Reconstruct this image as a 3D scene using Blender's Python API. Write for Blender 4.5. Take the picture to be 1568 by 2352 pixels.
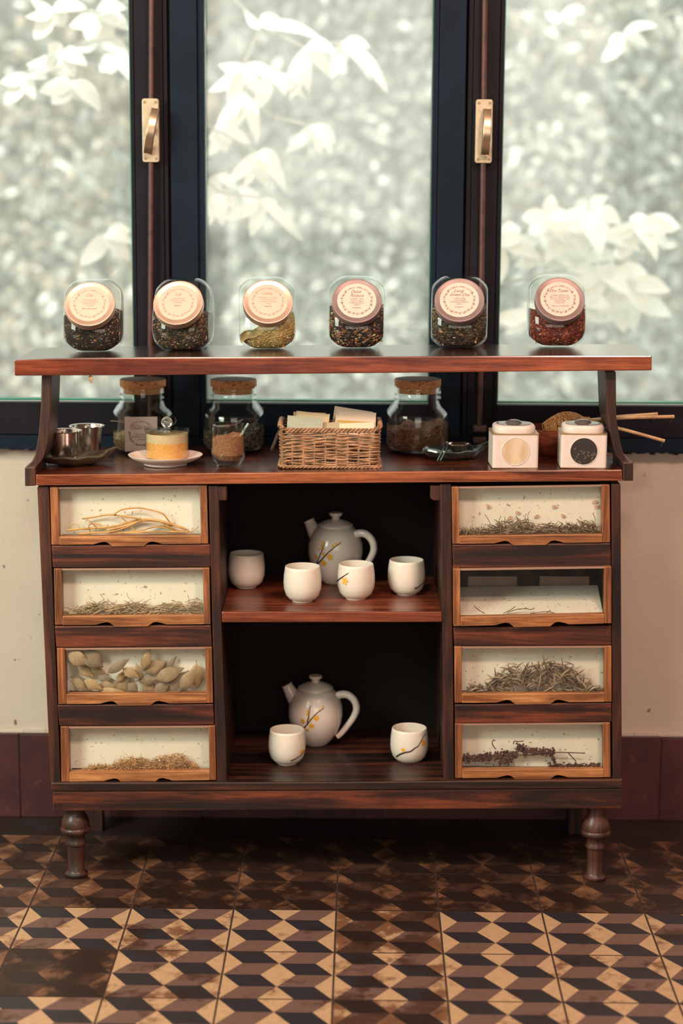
import bpy, math, random
from mathutils import Vector, Matrix
from mathutils.bvhtree import BVHTree
from math import sin, cos, pi, radians
random.seed(7)
S = bpy.context.scene
for o in list(bpy.data.objects): bpy.data.objects.remove(o)
COL = S.collection

# ------------------------------------------------------------------ camera
W, HH = 1568, 2352
FPX, PITCH, ROLL, CAMH = 4270.0, 0.1797, 0.006, 1.4124
f0 = Vector((0, cos(PITCH), -sin(PITCH))); u0 = Vector((0, sin(PITCH), cos(PITCH))); r0 = Vector((1, 0, 0))
R3 = r0*cos(ROLL) + u0*sin(ROLL); U3 = u0*cos(ROLL) - r0*sin(ROLL)
CAMP = Vector((0, 0, CAMH))
cam_d = bpy.data.cameras.new('camera'); cam = bpy.data.objects.new('camera', cam_d); COL.objects.link(cam)
M = Matrix((R3, U3, -f0)).transposed().to_4x4(); M.translation = CAMP
cam.matrix_world = M
cam_d.sensor_fit = 'HORIZONTAL'; cam_d.sensor_width = 36; cam_d.lens = FPX*36/W
cam_d.dof.use_dof = True; cam_d.dof.focus_distance = 3.62; cam_d.dof.aperture_fstop = 3.0
cam_d.clip_start = .05; cam_d.clip_end = 200
S.camera = cam
# ------------------------------------------------------------------ world, sun, lamps, exposure
S.view_settings.view_transform = 'Standard'; S.view_settings.look = 'None'
S.view_settings.gamma = 1; S.view_settings.use_curve_mapping = False
S.view_settings.exposure = 0.08
wd = bpy.data.worlds.new('sky'); S.world = wd; wd.use_nodes = True
wn = wd.node_tree.nodes; bg = wn['Background']
bg.inputs[0].default_value = (.93, 1.0, .95, 1); bg.inputs[1].default_value = 1.9

def lamp(name, kind, loc, target, energy, color, size=.1, spot=None, size_y=None):
    d = bpy.data.lights.new(name, kind); d.energy = energy; d.color = color
    if kind == 'AREA':
        d.size = size
        if size_y: d.shape = 'RECTANGLE'; d.size_y = size_y
    elif kind in ('POINT', 'SPOT'): d.shadow_soft_size = size
    if spot: d.spot_size = radians(spot); d.spot_blend = .6
    o = bpy.data.objects.new(name, d); COL.objects.link(o); o.location = loc
    o.rotation_euler = (Vector(target)-Vector(loc)).to_track_quat('-Z', 'Y').to_euler()
    return o
sun = lamp('sun', 'SUN', (-2, -2, 8), (0, 1.6, 0), 3.5, (1, .98, .91)); sun.data.angle = .03
sun.rotation_euler = Vector((.25, .75, -1)).to_track_quat('-Z', 'Y').to_euler()
lamp('side_window_daylight', 'AREA', (-2.1, 1.9, 1.9), (-.35, 3.9, .55), 66, (.93, 1, .84), .9, size_y=1.1)
lamp('ceiling_lamp_warm', 'AREA', (.85, 1.7, 2.75), (.30, 3.7, .5), 44, (1, .62, .50), .32)
lamp('ceiling_lamp_neutral', 'AREA', (-.45, 1.75, 2.75), (-.2, 3.6, .5), 22, (1, .80, .60), .32)
lamp('rear_fill_light', 'AREA', (.2, -2.2, 1.75), (0, 3.6, .8), 42, (1, .90, .78), 2.4, size_y=1.3)  # unseen broad fill added behind the camera to light things under the shelf
lamp('bulb_glint_a', 'POINT', (-.55, 1.2, 2.3), (0, 0, 0), 3, (1, .6, .35), .05)
lamp('bulb_glint_b', 'POINT', (.35, 1.0, 2.35), (0, 0, 0), 3, (1, .6, .35), .05)

# ------------------------------------------------------------------ placing helpers
def ray(x, y): return f0 + R3*((x-W/2)/FPX) - U3*((y-HH/2)/FPX)
def at(x, y, Y):
    d = ray(x, y); return CAMP + d*(Y/d.y)
def atz(x, y, z):
    d = ray(x, y); return CAMP + d*((z-CAMH)/d.z)
def atplane(x, y, P, n):
    d = ray(x, y); return CAMP + d*((P-CAMP).dot(n)/d.dot(n))
YF = 3.5655; YW = 3.9643

# ------------------------------------------------------------------ materials
def mat(name):
    m = bpy.data.materials.new(name); m.use_nodes = True; nt = m.node_tree
    return m, nt, nt.nodes['Principled BSDF']
def L(nt, a, b): nt.links.new(a, b)
def coords(nt, scale=(1, 1, 1), rot=(0, 0, 0)):
    t = nt.nodes.new('ShaderNodeTexCoord'); mp = nt.nodes.new('ShaderNodeMapping')
    L(nt, t.outputs['Object'], mp.inputs[0]); mp.inputs['Scale'].default_value = scale; mp.inputs['Rotation'].default_value = rot
    return mp.outputs[0]
def noise(nt, vec, scale, detail=4, rough=.55, dist=0):
    n = nt.nodes.new('ShaderNodeTexNoise'); n.inputs['Scale'].default_value = scale; n.inputs['Detail'].default_value = detail
    n.inputs['Roughness'].default_value = rough; n.inputs['Distortion'].default_value = dist
    if vec: L(nt, vec, n.inputs['Vector'])
    return n.outputs[0]
def ramp(nt, fac, stops, interp='LINEAR'):
    r = nt.nodes.new('ShaderNodeValToRGB'); r.color_ramp.interpolation = interp
    e = r.color_ramp.elements
    while len(e) < len(stops): e.new(.5)
    for k, (p, c) in enumerate(stops): e[k].position = p; e[k].color = (*c, 1) if len(c) == 3 else c
    L(nt, fac, r.inputs[0]); return r.outputs[0]
def mixc(nt, fac, a, b, mode='MIX'):
    n = nt.nodes.new('ShaderNodeMix'); n.data_type = 'RGBA'; n.blend_type = mode
    if isinstance(fac, float): n.inputs[0].default_value = fac
    else: L(nt, fac, n.inputs[0])
    for k, v in ((6, a), (7, b)):
        if isinstance(v, tuple): n.inputs[k].default_value = (*v, 1)
        else: L(nt, v, n.inputs[k])
    return n.outputs[2]
def bump(nt, bs, h, strength, dist=.001):
    b = nt.nodes.new('ShaderNodeBump'); b.inputs['Strength'].default_value = strength; b.inputs['Distance'].default_value = dist
    L(nt, h, b.inputs['Height']); L(nt, b.outputs[0], bs.inputs['Normal'])
def wood(name, dark, mid, light, axis='x', rough=.38, grain=1., seed=0, coat=.25, edge=None, top=None):
    m, nt, bs = mat(name)
    st = {'x': (1.3, 22, 22), 'z': (22, 22, 1.3), 'y': (22, 1.3, 22)}[axis]
    t = nt.nodes.new('ShaderNodeTexCoord'); mp = nt.nodes.new('ShaderNodeMapping')
    L(nt, t.outputs['Object'], mp.inputs[0]); mp.inputs['Scale'].default_value = st; mp.inputs['Location'].default_value = (seed*3.1, seed*1.7, seed*2.3)
    n1 = noise(nt, mp.outputs[0], 1.6*grain, 7, .62, 1.1)
    c = ramp(nt, n1, [(.40, dark), (.5, mid), (.61, light)])
    mp2 = nt.nodes.new('ShaderNodeMapping'); L(nt, t.outputs['Object'], mp2.inputs[0])
    mp2.inputs['Scale'].default_value = tuple(v*9 for v in st)
    n2 = noise(nt, mp2.outputs[0], 1.5, 3, .6)
    g = ramp(nt, n2, [(.35, (.55, .5, .48)), (.6, (1, 1, 1))])
    c2 = mixc(nt, .8, c, g, 'MULTIPLY')
    n3 = noise(nt, coords(nt), 9, 4, .6)
    c3 = mixc(nt, .55, c2, ramp(nt, n3, [(.36, (.5, .44, .42)), (.62, (1.15, 1.1, 1.05))]), 'MULTIPLY')
    if top:      # darker colour on the horizontal faces, imitating tops lit less than edges
        ge = nt.nodes.new('ShaderNodeNewGeometry'); sx = nt.nodes.new('ShaderNodeSeparateXYZ'); L(nt, ge.outputs['True Normal'], sx.inputs[0])
        gt = nt.nodes.new('ShaderNodeMath'); gt.operation = 'GREATER_THAN'; gt.inputs[1].default_value = .9; L(nt, sx.outputs[2], gt.inputs[0])
        c3 = mixc(nt, gt.outputs[0], c3, mixc(nt, 1., c3, top, 'MULTIPLY'))
    if edge:     # worn, rubbed arrises
        bv = nt.nodes.new('ShaderNodeBevel'); bv.samples = 3; bv.inputs[0].default_value = .0028
        ge2 = nt.nodes.new('ShaderNodeNewGeometry'); dt = nt.nodes.new('ShaderNodeVectorMath'); dt.operation = 'DOT_PRODUCT'
        L(nt, bv.outputs[0], dt.inputs[0]); L(nt, ge2.outputs['True Normal'], dt.inputs[1])
        ad = nt.nodes.new('ShaderNodeMath'); ad.operation = 'MULTIPLY_ADD'; ad.inputs[1].default_value = .12; L(nt, n3, ad.inputs[0]); L(nt, dt.outputs['Value'], ad.inputs[2])
        c3 = mixc(nt, ramp(nt, ad.outputs[0], [(.955, (.75, .75, .75)), (1., (0, 0, 0))]), c3, edge)
    L(nt, c3, bs.inputs['Base Color']); bs.inputs['Roughness'].default_value = rough
    bs.inputs['Coat Weight'].default_value = coat; bs.inputs['Coat Roughness'].default_value = .22
    bump(nt, bs, n2, .18, .0006)
    return m
def plain(name, col, rough=.5, metal=0., var=0., scale=20, bumpy=0., bscale=200, **k):
    m, nt, bs = mat(name)
    bs.inputs['Roughness'].default_value = rough; bs.inputs['Metallic'].default_value = metal
    if var:
        n = noise(nt, coords(nt), scale, 5, .6)
        lo = tuple(max(0, c*(1-var)) for c in col); hi = tuple(min(1, c*(1+var)) for c in col)
        L(nt, ramp(nt, n, [(.3, lo), (.7, hi)]), bs.inputs['Base Color'])
    else: bs.inputs['Base Color'].default_value = (*col, 1)
    if bumpy: bump(nt, bs, noise(nt, coords(nt), bscale, 3), bumpy, .001)
    for a, b in k.items(): bs.inputs[a.replace('_', ' ')].default_value = b
    return m
def speckle(name, stops, scale, rough=.8, bumpy=.8):
    m, nt, bs = mat(name)
    v = nt.nodes.new('ShaderNodeTexVoronoi'); v.inputs['Scale'].default_value = scale
    nz = noise(nt, coords(nt), scale*.7, 3)
    add = nt.nodes.new('ShaderNodeVectorMath'); add.operation = 'MULTIPLY_ADD'
    L(nt, nz, add.inputs[0]); add.inputs[1].default_value = (.012, .012, .012); L(nt, coords(nt, (1, 1, 1.3)), add.inputs[2])
    L(nt, add.outputs[0], v.inputs['Vector'])
    sp = nt.nodes.new('ShaderNodeSeparateColor'); L(nt, v.outputs['Color'], sp.inputs[0])
    L(nt, ramp(nt, sp.outputs[0], stops, 'CONSTANT'), bs.inputs['Base Color'])
    bs.inputs['Roughness'].default_value = rough
    bump(nt, bs, v.outputs['Distance'], bumpy, .003)
    return m
def glassy(name, tint=(.97, .99, .98), edge=1.0, rough=.02, ior=1.45):
    m = bpy.data.materials.new(name); m.use_nodes = True; nt = m.node_tree; nt.nodes.clear()
    out = nt.nodes.new('ShaderNodeOutputMaterial'); mx = nt.nodes.new('ShaderNodeMixShader')
    tr = nt.nodes.new('ShaderNodeBsdfTransparent'); tr.inputs[0].default_value = (*tint, 1)
    gl = nt.nodes.new('ShaderNodeBsdfGlossy'); gl.inputs['Roughness'].default_value = rough; gl.inputs[0].default_value = (1, 1, 1, 1)
    fr = nt.nodes.new('ShaderNodeLayerWeight'); fr.inputs[0].default_value = .5
    pw = nt.nodes.new('ShaderNodeMath'); pw.operation = 'POWER'; pw.inputs[1].default_value = 3.2; L(nt, fr.outputs['Facing'], pw.inputs[0])
    mu = nt.nodes.new('ShaderNodeMath'); mu.operation = 'MULTIPLY_ADD'; mu.inputs[1].default_value = .55*edge; mu.inputs[2].default_value = .025; mu.use_clamp = True
    L(nt, pw.outputs[0], mu.inputs[0]); L(nt, mu.outputs[0], mx.inputs[0])
    L(nt, tr.outputs[0], mx.inputs[1]); L(nt, gl.outputs[0], mx.inputs[2]); L(nt, mx.outputs[0], out.inputs[0])
    return m

W_BODY = wood('dark_stained_wood_upright', (.012, .004, .003), (.040, .011, .007), (.085, .024, .012), 'z', edge=(.17, .055, .025), grain=.8, rough=.5, coat=.1)
W_RAIL = wood('dark_stained_wood_rail', (.013, .004, .004), (.055, .013, .008), (.19, .046, .019), 'x', rough=.5, coat=.1, seed=1, edge=(.26, .085, .035), grain=.7)
W_TOP = wood('reddish_worktop_wood', (.09, .022, .011), (.24, .062, .025), (.40, .125, .05), 'x', rough=.24, seed=2, coat=.6, edge=(.42, .16, .07), top=(.46, .38, .36), grain=.8)
W_SHELF = wood('reddish_shelf_wood', (.12, .022, .012), (.24, .052, .022), (.34, .09, .036), 'x', rough=.2, seed=3, coat=1., grain=.6, edge=(.30, .08, .035), top=(.16, .16, .18))
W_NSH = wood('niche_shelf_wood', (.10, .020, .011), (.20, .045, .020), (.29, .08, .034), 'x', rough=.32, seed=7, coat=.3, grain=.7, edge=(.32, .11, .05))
W_DRAWX = wood('orange_drawer_wood', (.22, .075, .025), (.42, .17, .06), (.60, .29, .11), 'x', seed=4, rough=.5, coat=.1, edge=(.62, .32, .14))
W_DRAWZ = wood('orange_drawer_wood_upright', (.16, .05, .018), (.32, .115, .04), (.48, .20, .075), 'z', seed=5, rough=.5, coat=.1, edge=(.55, .27, .11))
W_LEG = wood('old_leg_wood', (.02, .010, .008), (.05, .018, .013), (.085, .032, .022), 'z', seed=6, rough=.5)
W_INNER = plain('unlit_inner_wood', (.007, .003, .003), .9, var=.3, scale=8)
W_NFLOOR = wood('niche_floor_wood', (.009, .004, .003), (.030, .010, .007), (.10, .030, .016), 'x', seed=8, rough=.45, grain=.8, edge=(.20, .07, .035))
def plaster(name, a, b):
    m, nt, bs = mat(name)
    n = noise(nt, coords(nt), 3.5, 6, .6); n2 = noise(nt, coords(nt), 60, 5, .7)
    c = ramp(nt, n, [(.3, a), (.7, b)])
    v = noise(nt, coords(nt), 38, 2, .5)
    c = mixc(nt, ramp(nt, v, [(.735, (0, 0, 0)), (.76, (1, 1, 1))]), c, (.2, .12, .09))
    L(nt, c, bs.inputs['Base Color']); bs.inputs['Roughness'].default_value = .75
    bump(nt, bs, n2, .35, .003); return m
PLASTER = plaster('cream_plaster', (.54, .46, .38), (.61, .53, .45))
CEIL = plain('white_ceiling', (.62, .57, .50), .9)
m, nt, bs = mat('oxblood_dado_tile'); DADO = m
n = noise(nt, coords(nt), 6, 6, .65); n2 = noise(nt, coords(nt), 55, 4, .7)
c = ramp(nt, n, [(.3, (.028, .010, .011)), (.55, (.075, .020, .024)), (.75, (.11, .034, .038))])
c = mixc(nt, ramp(nt, n2, [(.63, (0, 0, 0)), (.75, (.6, .6, .6))]), c, (.26, .15, .14))
L(nt, c, bs.inputs['Base Color']); bs.inputs['Roughness'].default_value = .5
def paint(name, col, rough=.45):
    m, nt, bs = mat(name)
    n = noise(nt, coords(nt), 350, 3, .6); n1 = noise(nt, coords(nt), 6, 4)
    lo = tuple(c*.75 for c in col); hi = tuple(c*1.25 for c in col)
    L(nt, ramp(nt, n1, [(.3, lo), (.7, hi)]), bs.inputs['Base Color'])
    bs.inputs['Roughness'].default_value = rough; bs.inputs['Specular IOR Level'].default_value = .14; bump(nt, bs, n, .35, .0008); return m
NAVY = paint('navy_window_paint', (.0045, .0115, .0235), .6); PURPLE = paint('plum_black_window_paint', (.0095, .0075, .0125), .6)
SLIT = plain('dark_gap', (.004, .004, .005), .9)
ROD = plain('rust_red_rod', (.075, .028, .025), .5, var=.35, scale=60)
BRASS = plain('pale_brass', (.50, .41, .29), .5, .3, var=.15, scale=60)
BRONZE = plain('worn_bronze', (.50, .36, .25), .27, .9, var=.25, scale=30)
def tilemat(name, col, brown):
    m, nt, bs = mat(name)
    at_ = nt.nodes.new('ShaderNodeAttribute'); at_.attribute_name = 'wear_shade'; at_.attribute_type = 'GEOMETRY'
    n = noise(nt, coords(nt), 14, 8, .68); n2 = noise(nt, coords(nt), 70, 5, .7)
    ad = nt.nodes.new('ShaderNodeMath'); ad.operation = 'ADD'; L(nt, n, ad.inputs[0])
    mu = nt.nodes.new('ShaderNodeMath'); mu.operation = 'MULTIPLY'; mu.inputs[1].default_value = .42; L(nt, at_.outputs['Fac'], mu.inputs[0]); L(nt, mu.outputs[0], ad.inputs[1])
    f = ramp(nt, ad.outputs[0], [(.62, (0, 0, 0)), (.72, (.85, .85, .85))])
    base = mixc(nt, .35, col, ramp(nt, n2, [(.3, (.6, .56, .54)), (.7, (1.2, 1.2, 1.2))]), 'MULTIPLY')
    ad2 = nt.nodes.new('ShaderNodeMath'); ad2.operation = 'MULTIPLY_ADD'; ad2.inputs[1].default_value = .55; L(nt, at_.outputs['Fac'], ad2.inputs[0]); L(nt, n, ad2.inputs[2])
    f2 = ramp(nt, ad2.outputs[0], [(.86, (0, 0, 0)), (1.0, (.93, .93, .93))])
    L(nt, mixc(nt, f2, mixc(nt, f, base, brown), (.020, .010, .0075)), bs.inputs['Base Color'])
    bs.inputs['Roughness'].default_value = .42; bs.inputs['Specular IOR Level'].default_value = .35
    bump(nt, bs, n2, .1, .0006); return m
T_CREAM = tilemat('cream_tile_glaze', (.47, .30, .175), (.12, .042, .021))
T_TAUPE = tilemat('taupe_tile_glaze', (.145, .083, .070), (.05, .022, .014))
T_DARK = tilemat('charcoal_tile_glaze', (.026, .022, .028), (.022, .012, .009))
GROUT = plain('dark_grout', (.035, .017, .014), .8, var=.4, scale=60)
m, nt, bs = mat('flecked_handmade_paper'); PAPER = m
n = noise(nt, coords(nt), 5, 4); n2 = noise(nt, coords(nt, (1, 1, 1)), 130, 2, .5); n3 = noise(nt, coords(nt, (1, 1, 1), (0, .6, 0)), 45, 4, .75)
c = ramp(nt, n, [(.3, (.72, .66, .55)), (.7, (.84, .79, .68))])
c = mixc(nt, ramp(nt, n2, [(.665, (0, 0, 0)), (.70, (.75, .75, .75))]), c, (.26, .15, .08))
c = mixc(nt, ramp(nt, n3, [(.60, (0, 0, 0)), (.72, (.45, .45, .45))]), c, (.50, .32, .22))
L(nt, c, bs.inputs['Base Color']); bs.inputs['Roughness'].default_value = .9
GLASS = glassy('clear_glass'); GLASS_THICK = glassy('thick_jar_glass', (.965, .985, .975), 1.3, .03, 1.5)
GLASS_PANEL = glassy('drawer_glass', (.97, .98, .97), .45, .04, 1.3)
GEDGE = plain('green_glass_edge', (.02, .22, .15), .2)
# window pane: clear glass with a dusty film
m = bpy.data.materials.new('dusty_window_glass'); m.use_nodes = True; nt = m.node_tree; nt.nodes.clear(); PANE = m
out = nt.nodes.new('ShaderNodeOutputMaterial'); mx = nt.nodes.new('ShaderNodeMixShader'); mx2 = nt.nodes.new('ShaderNodeMixShader')
tr = nt.nodes.new('ShaderNodeBsdfTransparent'); tl = nt.nodes.new('ShaderNodeBsdfTranslucent'); tl.inputs[0].default_value = (.9, .92, .86, 1)
gl = nt.nodes.new('ShaderNodeBsdfGlossy'); gl.inputs['Roughness'].default_value = .03
n = noise(nt, coords(nt), 90, 5, .7)
L(nt, ramp(nt, n, [(.3, (.15, .15, .15)), (.75, (.22, .22, .22))]), mx.inputs[0]); L(nt, tr.outputs[0], mx.inputs[1]); L(nt, tl.outputs[0], mx.inputs[2])
mx2.inputs[0].default_value = .03; L(nt, mx.outputs[0], mx2.inputs[1]); L(nt, gl.outputs[0], mx2.inputs[2]); L(nt, mx2.outputs[0], out.inputs[0])

CORK = speckle('cork', [(0, (.62, .29, .12)), (.5, (.70, .36, .16)), (.8, (.46, .20, .08)), (.93, (.16, .07, .03))], 330, .85, .3)
CORKTOP = speckle('aged_cork_top', [(0, (.055, .036, .028)), (.5, (.075, .05, .038)), (.8, (.10, .07, .05))], 330, .9, .3)
STEEL = plain('polished_steel', (.85, .80, .76), .2, 1.0)
COPPER = plain('copper_lid', (.78, .52, .42), .34, .8, var=.08, scale=40)
PEWTER = plain('brown_lid', (.27, .19, .185), .45, .45, var=.1, scale=40)
LABELP = plain('pale_pink_label_paper', (.66, .52, .45), .7, var=.05, scale=30)
LABELC = plain('copper_label', (.76, .53, .44), .4, .45)
INK = plain('brown_ink', (.16, .075, .05), .7); INKSOFT = plain('soft_brown_ink', (.40, .25, .19), .7)
CERAM = plain('white_glazed_ceramic', (.78, .70, .64), .22, Coat_Weight=.3)
CERAMB = plain('speckled_cream_ceramic', (.76, .70, .61), .35, var=.04, scale=90)
SAUCER = plain('pink_white_saucer', (.78, .63, .56), .3)
YELL = plain('blossom_yellow', (.80, .42, .05), .5); TWIG = plain('painted_twig_black', (.03, .018, .016), .5)
DISH = plain('dark_green_glaze', (.028, .042, .040), .16, var=.5, scale=30, Coat_Weight=.6)
DISHB = plain('olive_brown_glaze', (.075, .06, .038), .25, var=.6, scale=25, Coat_Weight=.5)
WICKER = plain('wicker', (.36, .19, .10), .6, var=.45, scale=60)
BAMBOO = plain('bamboo', (.62, .38, .18), .5, var=.25, scale=50)
BAMBOOW = plain('orange_bamboo_weave', (.66, .30, .10), .5, var=.2, scale=90)
TIN = plain('white_tin_enamel', (.68, .585, .54), .4, var=.04, scale=100); TINEDGE = plain('tin_brass_edge', (.42, .27, .15), .4, .6)
TINGLASS = plain('smoky_tin_window', (.10, .085, .08), .15)
BOWLW = wood('red_bowl_wood', (.12, .028, .012), (.21, .05, .022), (.30, .085, .035), 'x', seed=9, rough=.3)
OATS = speckle('orange_sugar', [(0, (.72, .33, .08)), (.4, (.80, .42, .12)), (.75, (.62, .26, .06))], 600, .8, .4)
OATS2 = speckle('tan_dusted_inner_glass', [(0, (.60, .44, .26)), (.5, (.66, .50, .30)), (.8, (.52, .36, .20))], 600, .8, .3)
RUSTG = speckle('rust_granules', [(0, (.30, .12, .05)), (.4, (.38, .17, .075)), (.75, (.22, .08, .035)), (.92, (.5, .27, .13))], 520, .85, .6)
TEA = {}
TEA['black'] = speckle('black_tea', [(0, (.010, .008, .007)), (.55, (.022, .014, .010)), (.76, (.06, .028, .014)), (.87, (.16, .08, .035)), (.93, (.30, .20, .10)), (.97, (.14, .04, .02))], 330)
TEA['chai'] = speckle('spiced_tea', [(0, (.013, .010, .008)), (.5, (.034, .02, .012)), (.7, (.12, .06, .026)), (.84, (.28, .18, .08)), (.92, (.10, .09, .05)), (.97, (.4, .15, .05))], 330)
TEA['gold'] = speckle('chamomile', [(0, (.36, .25, .09)), (.3, (.24, .18, .07)), (.5, (.50, .34, .11)), (.75, (.60, .45, .19)), (.92, (.55, .27, .06))], 290)
TEA['dark'] = speckle('dark_tea', [(0, (.012, .009, .009)), (.55, (.030, .018, .015)), (.74, (.22, .08, .03)), (.87, (.40, .20, .09)), (.95, (.55, .42, .26))], 240)
TEA['green'] = speckle('green_brown_tea', [(0, (.016, .012, .008)), (.45, (.045, .034, .02)), (.68, (.09, .07, .04)), (.82, (.2, .11, .05)), (.91, (.07, .035, .025)), (.97, (.4, .17, .05))], 250)
TEA['berry'] = speckle('red_berry_tea', [(0, (.07, .012, .010)), (.4, (.14, .022, .014)), (.65, (.30, .045, .018)), (.82, (.48, .13, .03)), (.92, (.09, .015, .03))], 330)
TEA['russet'] = speckle('russet_herb', [(0, (.16, .055, .030)), (.4, (.24, .085, .045)), (.65, (.33, .15, .08)), (.85, (.10, .04, .025)), (.94, (.38, .24, .13))], 380)
FL = [plain('flake_'+n_, c_, .8) for n_, c_ in (('tan', (.50, .33, .17)), ('orange', (.50, .17, .05)), ('dark', (.035, .022, .016)), ('cream', (.62, .52, .36)), ('olive', (.20, .17, .08)), ('red', (.32, .04, .02)))]

# ------------------------------------------------------------------ mesh helpers
class MB:
    def __init__(s): s.v = []; s.f = []; s.m = []
    def add(s, v, f, mi=0):
        k = len(s.v); s.v += [Vector(p) for p in v]; s.f += [tuple(i+k for i in q) for q in f]; s.m += [mi]*len(f); return s
    def box(s, x0, x1, y0, y1, z0, z1, mi=0):
        v = [(x, y, z) for z in (z0, z1) for x, y in ((x0, y0), (x1, y0), (x1, y1), (x0, y1))]
        return s.add(v, [(0, 3, 2, 1), (4, 5, 6, 7), (0, 1, 5, 4), (1, 2, 6, 5), (2, 3, 7, 6), (3, 0, 4, 7)], mi)
    def prism(s, poly, d, mi=0):
        n = len(poly); P = [Vector(p) for p in poly]; d = Vector(d)
        return s.add(P + [p+d for p in P], [tuple(range(n)), tuple(reversed(range(n, 2*n)))] + [(i, i+n, (i+1) % n+n, (i+1) % n) for i in range(n)], mi)
    def lathe(s, prof, n=40, c=(0, 0, 0), mi=0, sx=1, sy=1, cap=True):
        v = []; f = []
        for r, z in prof:
            for k in range(n):
                a = 2*pi*k/n; v.append((c[0]+r*cos(a)*sx, c[1]+r*sin(a)*sy, c[2]+z))
        for j in range(len(prof)-1):
            for k in range(n): f.append((j*n+k, j*n+(k+1) % n, (j+1)*n+(k+1) % n, (j+1)*n+k))
        if cap:
            if prof[0][0] > 1e-5: f.append(tuple(reversed(range(n))))
            if prof[-1][0] > 1e-5: f.append(tuple(range((len(prof)-1)*n, len(prof)*n)))
        return s.add(v, f, mi)
    def tube(s, pts, r, n=6, mi=0, closed=False):
        P = [Vector(p) for p in pts]; N = len(P)
        if N < 2: return s
        rr = r if isinstance(r, (list, tuple)) else [r]*N
        v = []; f = []; prev = None
        for i in range(N):
            if closed: t = P[(i+1) % N]-P[i-1]
            else: t = P[min(i+1, N-1)]-P[max(i-1, 0)]
            if t.length < 1e-9: t = Vector((0, 0, 1))
            t.normalize()
            if prev is None:
                a = Vector((0, 0, 1)) if abs(t.z) < .9 else Vector((1, 0, 0)); nrm = t.cross(a).normalized()
            else:
                nrm = prev - t*prev.dot(t)
                nrm = nrm.normalized() if nrm.length > 1e-6 else t.orthogonal().normalized()
            prev = nrm; b = t.cross(nrm)
            for k in range(n):
                an = 2*pi*k/n; v.append(P[i] + (nrm*cos(an)+b*sin(an))*rr[i])
        for i in range(N if closed else N-1):
            j = (i+1) % N
            for k in range(n): f.append((i*n+k, i*n+(k+1) % n, j*n+(k+1) % n, j*n+k))
        if not closed: f += [tuple(reversed(range(n))), tuple(range((N-1)*n, N*n))]
        return s.add(v, f, mi)
    def build(s, name, mats, parent=None, smooth=False, bevel=0, loc=None, origin=None, sub=0, seg=2):
        me = bpy.data.meshes.new(name)
        og = Vector(origin) if origin is not None else (Vector(ORG.get(parent.name, (0, 0, 0))) if parent else Vector((0, 0, 0)))
        me.from_pydata([tuple(p-og) for p in s.v], [], s.f)
        for mm in (mats if isinstance(mats, list) else [mats]): me.materials.append(mm)
        for p, mi in zip(me.polygons, s.m): p.material_index = mi; p.use_smooth = smooth
        me.validate(); me.update()
        o = bpy.data.objects.new(name, me); COL.objects.link(o)
        if parent: o.parent = parent; ORG[o.name] = og
        elif origin is not None: o.location = og; ORG[o.name] = og
        if loc is not None: o.location = loc
        if bevel:
            b = o.modifiers.new('bevel', 'BEVEL'); b.width = bevel; b.segments = seg; b.limit_method = 'ANGLE'; b.angle_limit = radians(40)
        if sub:
            b = o.modifiers.new('sub', 'SUBSURF'); b.levels = sub; b.render_levels = sub
        if smooth and not sub:
            try: me.set_sharp_from_angle(angle=radians(40))
            except Exception: pass
        return o
ORG = {}
def tag(o, label=None, cat=None, group=None, kind=None):
    for k, v in (('label', label), ('category', cat), ('group', group), ('kind', kind)):
        if v: o[k] = v
    return o
def empty(name, loc=(0, 0, 0), rz=0, world=False):
    o = bpy.data.objects.new(name, None); COL.objects.link(o); o.location = loc; o.rotation_euler = (0, 0, rz); o.empty_display_size = .05
    if world: ORG[o.name] = Vector(loc)
    return o
def copy_tree(o, parent=None):
    c = o.copy(); COL.objects.link(c); c.parent = parent
    for ch in o.children: copy_tree(ch, c)
    return c
def px_quad(p, Y): return [at(x, y, Y) for x, y in p]
def struct(o): o['kind'] = 'structure'; return o
_tc = {}
def text_geo(s):
    if s in _tc: return _tc[s]
    cu = bpy.data.curves.new('t', 'FONT'); cu.body = s; cu.size = 1; cu.align_x = 'CENTER'; cu.align_y = 'CENTER'; cu.resolution_u = 2
    o = bpy.data.objects.new('t', cu); COL.objects.link(o)
    dg = bpy.context.evaluated_depsgraph_get(); me = bpy.data.meshes.new_from_object(o.evaluated_get(dg))
    r = ([tuple(v.co) for v in me.vertices], [tuple(p.vertices) for p in me.polygons])
    w = (min([v[0] for v in r[0]] or [0]), max([v[0] for v in r[0]] or [0]))
    bpy.data.objects.remove(o); bpy.data.curves.remove(cu); bpy.data.meshes.remove(me)
    _tc[s] = (r[0], r[1], w); return _tc[s]
def put_text(mb, s, cx, cy, size, rot=0, mi=0, z=.0004, slant=0, xs=1.):
    v, f, w = text_geo(s)
    c_, s_ = cos(rot), sin(rot)
    mb.add([(cx+(x*xs+slant*y)*size*c_-y*size*s_, cy+(x*xs+slant*y)*size*s_+y*size*c_, z) for x, y, _ in v], f, mi)
def arc_text(mb, s, cx, cy, r, size, a0, step, mi=0, z=.0004):
    for k, ch in enumerate(s):
        if ch == ' ': continue
        a = a0 - step*(k-(len(s)-1)/2)
        put_text(mb, ch, cx+r*cos(a), cy+r*sin(a), size, a-pi/2, mi, z)
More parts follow.
